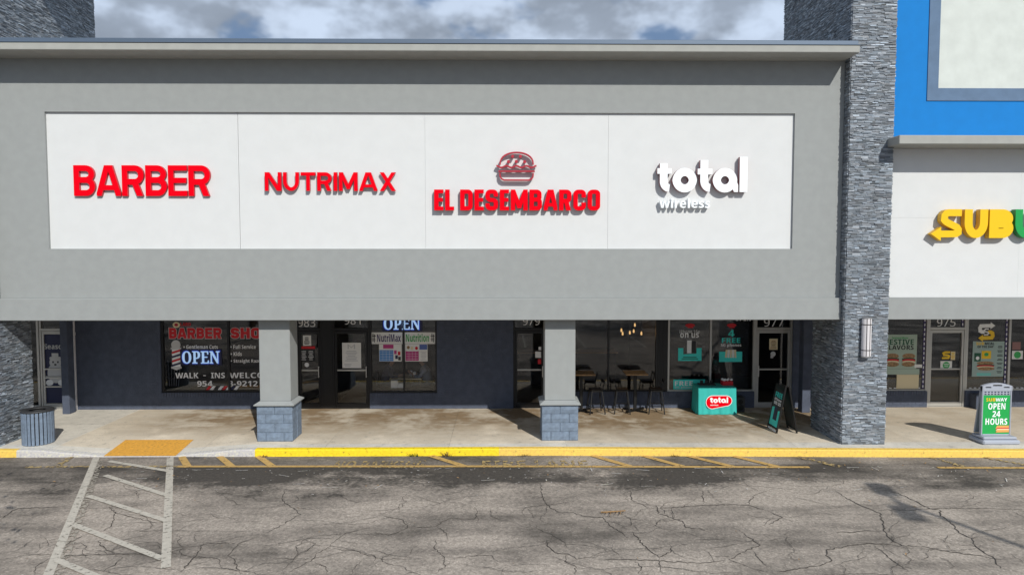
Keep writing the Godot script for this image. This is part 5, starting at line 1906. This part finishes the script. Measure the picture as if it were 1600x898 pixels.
# ------------------------------------------------------------------ inside the shops
func interiors():
	var R = thing("shop_interiors", "dim rooms with pale floors seen through the shop windows", "interior")
	R.set_meta("kind", "structure")
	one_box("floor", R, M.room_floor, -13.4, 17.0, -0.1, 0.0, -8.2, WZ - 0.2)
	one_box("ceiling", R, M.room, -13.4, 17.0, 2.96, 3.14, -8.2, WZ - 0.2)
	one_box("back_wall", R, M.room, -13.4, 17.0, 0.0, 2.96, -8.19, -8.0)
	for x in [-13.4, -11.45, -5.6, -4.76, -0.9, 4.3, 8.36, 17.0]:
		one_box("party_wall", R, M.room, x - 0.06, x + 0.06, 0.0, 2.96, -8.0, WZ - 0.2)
	# nutrition shop: a table by the window with two people
	var T = thing("cafe_table", "light wooden table behind the nutrition shop window", "table", Vector3(-2.72, 0, -4.15))
	one_box("table_top", T, M.cream, -0.45, 0.45, 0.70, 0.735, -0.35, 0.35, 0.008)
	for sx in [-1.0, 1.0]:
		for sz in [-1.0, 1.0]: one_box("leg", T, M.black_metal, sx * 0.40 - 0.02, sx * 0.40 + 0.02, 0.0, 0.70, sz * 0.30 - 0.02, sz * 0.30 + 0.02)
	for c in [[-2.50, -4.05, "clear cup on the table before the person in grey"], [-2.62, -4.22, "second clear cup in the middle of the table"]]:
		var u = thing("drink_cup", c[2], "cup", Vector3(c[0], 0.735, c[1]))
		var st = mb()
		lathe(st, Vector3.ZERO, [[0.0, 0.0], [0.032, 0.0], [0.043, 0.14], [0.046, 0.145], [0.0, 0.165]], 14)
		put("cup", done(st), M.white_print, u)
	var bx = thing("white_boxes", "two white boxes on the ledge inside the nutrition window", "boxes", Vector3(-2.92, 0.46, -3.66))
	one_box("ledge_box", bx, M.paper, -0.17, 0.02, 0.06, 0.27, -0.10, 0.08, 0.004)
	one_box("ledge_box", bx, M.white_print, 0.03, 0.17, 0.06, 0.18, -0.08, 0.09, 0.004)
	one_box("ledge", bx, M.room_floor, -0.60, 1.06, 0.0, 0.058, -0.12, 0.10, 0.004)
	for s in [[-3.35, 1.0, "dark-haired person in a dark navy shirt sitting left of the window table", 0], [-2.12, -1.0, "person in a grey shirt sitting right of the window table holding a phone", 1]]:
		var c = thing("cafe_chair", "black chair under the person in " + ("the navy shirt" if s[3] == 0 else "the grey shirt"), "chair", Vector3(s[0], 0, -4.2))
		c.rotation.y = PI * 0.5 if s[1] > 0 else -PI * 0.5
		one_box("seat", c, M.black_metal, -0.2, 0.2, 0.42, 0.45, -0.2, 0.2, 0.008)
		one_box("backrest", c, M.black_metal, -0.2, 0.2, 0.55, 0.85, -0.23, -0.20, 0.008)
		for sx in [-1.0, 1.0]:
			for sz in [-1.0, 1.0]: one_box("leg", c, M.black_metal, sx * 0.18 - 0.015, sx * 0.18 + 0.015, 0.0, 0.42 if sz > 0 else 0.85, sz * 0.19 - 0.015, sz * 0.19 + 0.015)
		person(s[2], Vector3(s[0], 0.45, -4.2), s[1], s[3])
	# burger shop: bulbs on cords, a counter
	var cols = [[3.47, 1.93, -5.0], [3.55, 1.80, -5.25], [3.70, 1.87, -4.9], [3.87, 1.88, -5.2], [4.02, 1.86, -4.8], [3.98, 2.02, -5.6]]
	var names = ["lowest at the window side", "second, hanging lowest of all", "third in the cluster", "fourth in the cluster", "nearest the glass", "farthest back by the wall"]
	var bulb = glow(Color(1.0, 0.80, 0.52), 1.1)
	for k in 6:
		var L = thing("pendant_lamp", "bare warm pendant bulb in the burger shop, " + names[k], "pendant lamp", Vector3(cols[k][0], cols[k][1], cols[k][2]), "warm pendant bulbs in the burger shop")
		var st = mb()
		tube(st, Vector3(0, 0.06, 0), Vector3(0, 2.955 - cols[k][1], 0), 0.006, 0.006, 6)
		put("cord", done(st), M.black_metal, L)
		st = mb()
		lathe(st, Vector3.ZERO, [[0.0, -0.05], [0.02, -0.04], [0.028, -0.01], [0.022, 0.03], [0.012, 0.06], [0.0, 0.062]], 12)
		put("bulb", done(st), bulb, L)
		var o = OmniLight3D.new()
		o.name = "bulb_light"
		o.light_color = Color(1.0, 0.75, 0.45)
		o.light_energy = 0.012
		o.light_size = 0.025
		o.omni_range = 9.0
		o.omni_attenuation = 2.0
		o.shadow_enabled = true
		L.add_child(o, true)
	var C = thing("service_counter", "dark counter at the back of the burger shop", "counter", Vector3(2.0, 0, -7.0))
	one_box("counter_body", C, M.black_print, -1.6, 1.6, 0.0, 1.0, -0.3, 0.3, 0.01)
	one_box("counter_top", C, M.wood, -1.65, 1.65, 1.0, 1.04, -0.35, 0.35, 0.01)
	# a round black stool shape and plant stand in the phone shop
	var D = thing("display_stand", "black display stand in the phone shop window", "display stand", Vector3(6.10, 0, -3.95))
	one_box("stand_body", D, M.black_print, -0.22, 0.22, 0.0, 1.22, -0.15, 0.15, 0.01)
	one_box("stand_top", D, M.black_metal, -0.25, 0.25, 1.22, 1.25, -0.18, 0.18, 0.005)

# ---- people: one smooth surface round a posed skeleton
func sdf_mesh(bones: Array, cell: float, k: float) -> ArrayMesh:
	# bones: [a, b, ra, rb]; smooth union of tapered capsules, meshed as surface nets
	var lo = Vector3(1e9, 1e9, 1e9)
	var hi = -lo
	for b in bones:
		for e in 2:
			var r = Vector3.ONE * (b[2 + e] + cell * 2.0 + k)
			lo = lo.min(b[e] - r)
			hi = hi.max(b[e] + r)
	var n = Vector3i(((hi - lo) / cell).ceil()) + Vector3i.ONE
	var val = PackedFloat32Array()
	val.resize(n.x * n.y * n.z)
	val.fill(1.0)
	for b in bones:
		var pa: Vector3 = b[0]
		var ab: Vector3 = b[1] - pa
		var l2 = maxf(ab.length_squared(), 1e-9)
		var m = maxf(b[2], b[3]) + k + cell * 2.0
		var i0 = Vector3i(((pa.min(b[1]) - Vector3.ONE * m - lo) / cell).floor()).clamp(Vector3i.ZERO, n - Vector3i.ONE)
		var i1 = Vector3i(((pa.max(b[1]) + Vector3.ONE * m - lo) / cell).ceil()).clamp(Vector3i.ZERO, n - Vector3i.ONE)
		for z in range(i0.z, i1.z + 1):
			for y in range(i0.y, i1.y + 1):
				for x in range(i0.x, i1.x + 1):
					var p = lo + Vector3(x, y, z) * cell - pa
					var t = clampf(p.dot(ab) / l2, 0.0, 1.0)
					var d = (p - ab * t).length() - lerpf(b[2], b[3], t)
					var id = (z * n.y + y) * n.x + x
					var o = val[id]
					var h = maxf(k - absf(o - d), 0.0) / k
					val[id] = minf(o, d) - h * h * k * 0.25
	var vid = {}
	var pts = []
	for z in n.z - 1:
		for y in n.y - 1:
			for x in n.x - 1:
				var id = (z * n.y + y) * n.x + x
				var neg = 0
				var c = []
				for q in 8:
					var v = val[id + (q & 1) + ((q >> 1) & 1) * n.x + ((q >> 2) & 1) * n.x * n.y]
					c.append(v)
					if v < 0.0: neg += 1
				if neg == 0 or neg == 8: continue
				var s = Vector3()
				var cnt = 0
				for e in [[0, 1], [2, 3], [4, 5], [6, 7], [0, 2], [1, 3], [4, 6], [5, 7], [0, 4], [1, 5], [2, 6], [3, 7]]:
					var va = c[e[0]]
					var vb = c[e[1]]
					if (va < 0.0) == (vb < 0.0): continue
					var t = va / (va - vb)
					var ca = Vector3(e[0] & 1, (e[0] >> 1) & 1, (e[0] >> 2) & 1)
					var cb = Vector3(e[1] & 1, (e[1] >> 1) & 1, (e[1] >> 2) & 1)
					s += ca.lerp(cb, t)
					cnt += 1
				vid[id] = pts.size()
				pts.append(lo + (Vector3(x, y, z) + s / cnt) * cell)
	var st = mb()
	st.set_smooth_group(5)
	var step = [1, n.x, n.x * n.y]
	for z in range(1, n.z - 1):
		for y in range(1, n.y - 1):
			for x in range(1, n.x - 1):
				var id = (z * n.y + y) * n.x + x
				for ax in 3:
					var va = val[id]
					var vb = val[id + step[ax]]
					if (va < 0.0) == (vb < 0.0): continue
					var u = step[(ax + 1) % 3]
					var w = step[(ax + 2) % 3]
					var q = [id - u - w, id - w, id, id - u]
					if not (vid.has(q[0]) and vid.has(q[1]) and vid.has(q[2]) and vid.has(q[3])): continue
					var out = Vector3(); out[ax] = 1.0 if va < 0.0 else -1.0
					quad(st, pts[vid[q[0]]], pts[vid[q[1]]], pts[vid[q[2]]], pts[vid[q[3]]], out)
	return done(st)

func person(label: String, at: Vector3, dir: float, kind: int):
	# seated at the table; local +x is forward
	var P = thing("person", label, "person", at)
	P.rotation.y = 0.0 if dir > 0 else PI
	var shirt = mat(lin(0.03, 0.035, 0.07) if kind == 0 else lin(0.24, 0.27, 0.33), 0.9)
	var skin = mat(lin(0.36, 0.20, 0.13), 0.6)
	var hair = mat(lin(0.02, 0.014, 0.01), 0.7)
	var trousers = mat(lin(0.03, 0.035, 0.05), 0.9)
	var lean = 0.10
	var hip = Vector3(0, 0.09, 0)
	var chest = Vector3(lean, 0.42, 0)
	var neck = Vector3(lean + 0.03, 0.58, 0)
	var head = Vector3(lean + 0.08, 0.74, 0)
	var body = [[hip, chest, 0.145, 0.150], [chest, neck, 0.14, 0.06], [Vector3(lean, 0.47, -0.15), Vector3(lean, 0.47, 0.15), 0.075, 0.075]]
	var arms = []
	for s in [-1.0, 1.0]:
		var sh = Vector3(lean, 0.48, s * 0.19)
		var el = Vector3(lean + 0.16, 0.27, s * 0.24)
		var wr = Vector3(lean + 0.38, 0.33 + (0.05 if kind == 1 else 0.0), s * 0.09)
		body.append([sh, el, 0.062, 0.050])
		arms.append([el, wr, 0.046, 0.032])
	for a in arms: body.append([a[0], a[0].lerp(a[1], 0.45), 0.052, 0.048])
	put("shirt", sdf_mesh(body, 0.024, 0.05), shirt, P)
	var sk = [[neck - Vector3(0, 0.03, 0), head - Vector3(0, 0.06, 0), 0.055, 0.055],
		[head + Vector3(0, 0.02, 0), head + Vector3(0.012, -0.07, 0), 0.092, 0.062],
		[head + Vector3(0.085, -0.005, 0), head + Vector3(0.102, -0.032, 0), 0.010, 0.015],
		[head + Vector3(0.075, -0.075, -0.015), head + Vector3(0.075, -0.075, 0.015), 0.012, 0.012],
		[head + Vector3(-0.005, -0.005, -0.09), head + Vector3(-0.005, -0.04, -0.088), 0.018, 0.014],
		[head + Vector3(-0.005, -0.005, 0.09), head + Vector3(-0.005, -0.04, 0.088), 0.018, 0.014]]
	for a in arms:
		var el: Vector3 = a[0]
		var wr: Vector3 = a[1]
		sk.append([el.lerp(wr, 0.35), wr, 0.042, 0.028])
		var s = signf(wr.z)
		var f = (wr - el).normalized()
		var palm = wr + f * 0.085
		sk.append([wr, palm, 0.026, 0.034])
		for k in 4:
			var root = palm + Vector3(0, 0.026 - 0.018 * k, 0)
			var ln = [0.066, 0.074, 0.070, 0.055][k]
			var mid = root + f * ln * 0.55
			sk.append([root, mid, 0.0105, 0.010])
			sk.append([mid, mid + (f * 0.6 + Vector3(0, -0.15, -s * 0.7)).normalized() * ln * 0.5, 0.010, 0.008])
		sk.append([wr + f * 0.03, wr + f * 0.075 + Vector3(0, 0.045, -s * 0.012), 0.013, 0.010])
	put("skin", sdf_mesh(sk, 0.011, 0.012), skin, P)
	var hr = [[head + Vector3(-0.022, 0.035, 0), head + Vector3(-0.045, -0.02, 0), 0.098, 0.075], [head + Vector3(0.03, 0.075, 0), head + Vector3(-0.03, 0.06, 0), 0.055, 0.075]]
	if kind == 0: hr.append([head + Vector3(-0.075, 0.0, 0), head + Vector3(-0.10, -0.13, 0), 0.06, 0.035])
	put("hair", sdf_mesh(hr, 0.012, 0.02), hair, P)
	for s in [-1.0, 1.0]:
		var st = mb()
		lathe(st, head + Vector3(0.082, 0.005, s * 0.033), [[0.0, -0.008], [0.009, 0.0], [0.0, 0.008]], 8)
		put("eye", done(st), hair, P)
	var legs = [[hip + Vector3(-0.02, -0.02, -0.05), hip + Vector3(-0.02, -0.02, 0.05), 0.12, 0.12]]
	for s in [-1.0, 1.0]:
		var kn = Vector3(0.42, 0.08, s * 0.10)
		var an = Vector3(0.40, -0.37, s * 0.10)
		legs.append([hip + Vector3(0, -0.02, s * 0.09), kn, 0.085, 0.060])
		legs.append([kn, an, 0.058, 0.042])
		legs.append([an + Vector3(-0.03, -0.045, 0), an + Vector3(0.15, -0.055, 0), 0.034, 0.026])
	put("trousers", sdf_mesh(legs, 0.024, 0.03), trousers, P)
	if kind == 1:
		var ph = thing("phone", "dark phone in the hands of the person in grey", "phone", at + Vector3(-(lean + 0.50), 0.42, 0))
		var o = one_box("phone_body", ph, M.black_frame, -0.005, 0.005, -0.07, 0.07, -0.036, 0.036, 0.003)

# ------------------------------------------------------------------ just outside the picture, known by their shadows
func off_frame_things():
	var L = thing("lot_lamp", "tall dark lot lamp with a twin head whose shadow lies on the drive", "street lamp", Vector3(11.62, LOT, 13.9))
	var st = mb()
	tube(st, Vector3(0, 0.0, 0), Vector3(0, 0.75, 0), 0.30, 0.30, 20)
	put("footing", done(st), M.kerb_bare, L)
	st = mb()
	tube(st, Vector3(0, 0.75, 0), Vector3(0, 8.25, 0), 0.085, 0.055, 12)
	put("pole", done(st), M.bronze, L)
	for s in [-1.0, 1.0]:
		var A = group_node("lamp_head", L, Vector3(0, 8.2, 0))
		st = mb()
		bar(st, Vector3(0, 0, 0), Vector3(-0.06 * s, 0.05, 0.30 * s), 0.06, 0.06)
		put("arm", done(st), M.bronze, A)
		st = mb()
		box(st, Vector3(-0.1 * s, 0.06, 0.58 * s), Vector3(0.36, 0.14, 0.62), 0.03, Basis(Vector3.UP, -0.15))
		put("housing", done(st), M.bronze, A)
		st = mb()
		box(st, Vector3(-0.1 * s, -0.018, 0.58 * s), Vector3(0.26, 0.012, 0.48), 0.0, Basis(Vector3.UP, -0.15))
		put("lens", done(st), M.lamp_white, A)
	tree("broad_tree", "leafy parking lot tree standing in front of the left tower", Vector3(-8.5, LOT, 9.8), 5.4, 2.35, 77)
	tree("broad_tree", "wide parking lot tree farther out in front of the left tower", Vector3(-12.6, LOT, 12.5), 6.4, 3.0, 78)
	tree("broad_tree", "tallest parking lot tree, outermost of the left trees", Vector3(-15.0, LOT, 19.5), 7.5, 3.6, 79)
	tree("broad_tree", "parking lot tree far out opposite the burger shop", Vector3(10.5, LOT, 24.0), 7.0, 3.4, 80)

func tree(called, label, at, h, r, sd):
	var g = RandomNumberGenerator.new()
	g.seed = sd
	var T = thing(called, label, "tree", at)
	var st = mb()
	tube(st, Vector3.ZERO, Vector3(0.1, h * 0.55, 0.05), 0.16, 0.10, 10)
	put("trunk", done(st), M.bark, T)
	var tips = []
	st = mb()
	for k in 11:
		var a = TAU * k / 11.0 + g.randf() * 0.4
		var up = g.randf_range(0.1, 1.0)
		var tip = Vector3(cos(a) * r * g.randf_range(0.5, 0.95) * (1.1 - up * 0.5), h * 0.62 + up * h * 0.42, sin(a) * r * g.randf_range(0.5, 0.95) * (1.1 - up * 0.5))
		tube(st, Vector3(0.09, h * g.randf_range(0.38, 0.55), 0.04), tip, 0.055, 0.012, 6, false)
		tips.append(tip)
	put("limbs", done(st), M.bark, T)
	st = mb()
	for k in int(700 * r * r):
		var c: Vector3 = tips[g.randi() % tips.size()]
		var p = c + Vector3(g.randfn(), g.randfn() * 0.7, g.randfn()) * 0.20 * r
		var b = Basis.from_euler(Vector3(g.randf_range(-1.2, 1.2), g.randf() * TAU, g.randf_range(-1.0, 1.0)))
		var l = g.randf_range(0.07, 0.13)
		var w = l * 0.45
		var q = [p, p + b * Vector3(l * 0.5, 0.01, w), p + b * Vector3(l, 0, 0), p + b * Vector3(l * 0.5, 0.01, -w)]
		quad(st, q[0], q[1], q[2], q[3], b.y)
	put("crown", done(st), M.leaf, T)

# ------------------------------------------------------------------ small things on the ground
func small_things():
	var wl = ["small dry weed at the kerb end by the first column", "tuft of weeds at the kerb below the brick wall", "second tuft of weeds at the kerb, next to the larger one", "low weed at the kerb before the second column", "little weed at the kerb opposite the phone shop"]
	var ws = [[-5.15, 0.5], [-1.93, 0.9], [-1.22, 1.0], [0.46, 0.6], [3.70, 0.5]]
	for k in 5:
		var o = thing("weed", wl[k], "weed", Vector3(ws[k][0], LOT + 0.004, kerb_z(ws[k][0]) + 0.025), "weeds along the kerb")
		var st = mb()
		for m in 26:
			var a = rng.randf() * TAU
			var l = rng.randf_range(0.05, 0.16) * ws[k][1]
			var d = Vector3(cos(a), rng.randf_range(0.3, 1.3), absf(sin(a)) * 0.6).normalized()
			var p = Vector3(rng.randf_range(-0.10, 0.10), 0, rng.randf_range(0.0, 0.03))
			var s = d.cross(Vector3.UP).normalized() * 0.007
			quad(st, p - s, p + s, p + d * l * 0.7 + s, p + d * l * 0.7 - s, Vector3(0, 0.3, 1))
			tri(st, p + d * l * 0.7 - s * 1.8, p + d * l * 0.7 + s * 1.8, p + d * l + Vector3(0, -0.01, 0), Vector3(0, 0.3, 1))
		put("blades", done(st), M.dry_leaf if k != 1 else M.leaf, o, "stuff")
	var T = thing("dry_twig", "dry brown twig lying on the drive below the second column", "twig", Vector3(1.86, LOT + 0.02, 3.78))
	var st = mb()
	tube(st, Vector3(-0.22, 0.0, 0.0), Vector3(0.20, 0.02, -0.02), 0.014, 0.008, 6)
	for k in 6:
		var x = -0.16 + k * 0.055
		tube(st, Vector3(x, 0.005, 0), Vector3(x - 0.05, 0.03, 0.06 + 0.07 * (k % 3)), 0.008, 0.003, 5)
	put("stem", done(st), M.dry_leaf, T)
	st = mb()
	for k in 220:
		var x = rng.randf_range(-8.0, 11.0)
		var z = 1.35 + 1.6 * pow(rng.randf(), 1.6)
		var b = Basis(Vector3.UP, rng.randf_range(-0.5, 0.5) + (1.2 if k % 5 == 0 else 0.0))
		var l = rng.randf_range(0.006, 0.03) if k % 6 else rng.randf_range(0.04, 0.16)
		var w = rng.randf_range(0.004, 0.010)
		var p = Vector3(x, LOT + 0.0115 + k * 0.00002, z)
		quad(st, p + b * Vector3(-l, 0, -w), p + b * Vector3(l, 0, -w), p + b * Vector3(l, 0, w), p + b * Vector3(-l, 0, w), Vector3.UP)
	tag(put("scratch_marks", done(st), M.kerb_bare), "pale scrapes and chips in the dark tyre band along the kerb", "scratches", "", "stuff")
	st = mb()
	for k in 260:
		var x = rng.randf_range(-9.5, 12.0)
		var z = 0.55 + 1.9 * pow(rng.randf(), 1.7) if k < 190 else rng.randf_range(1.0, 6.5)
		if z < kerb_z(x) + 0.05: z += 0.3
		var b = Basis.from_euler(Vector3(rng.randf_range(-0.4, 0.4), rng.randf() * TAU, rng.randf_range(-0.4, 0.4)))
		var l = rng.randf_range(0.010, 0.035)
		var p = Vector3(x, LOT + 0.016, z)
		quad(st, p, p + b * Vector3(l, 0.004, l * 0.4), p + b * Vector3(l * 1.8, 0, 0), p + b * Vector3(l, 0.004, -l * 0.4), Vector3.UP)
	tag(put("leaf_litter", done(st), M.dry_leaf), "scattered dry leaf bits over the drive near the kerb", "leaf litter", "", "stuff")
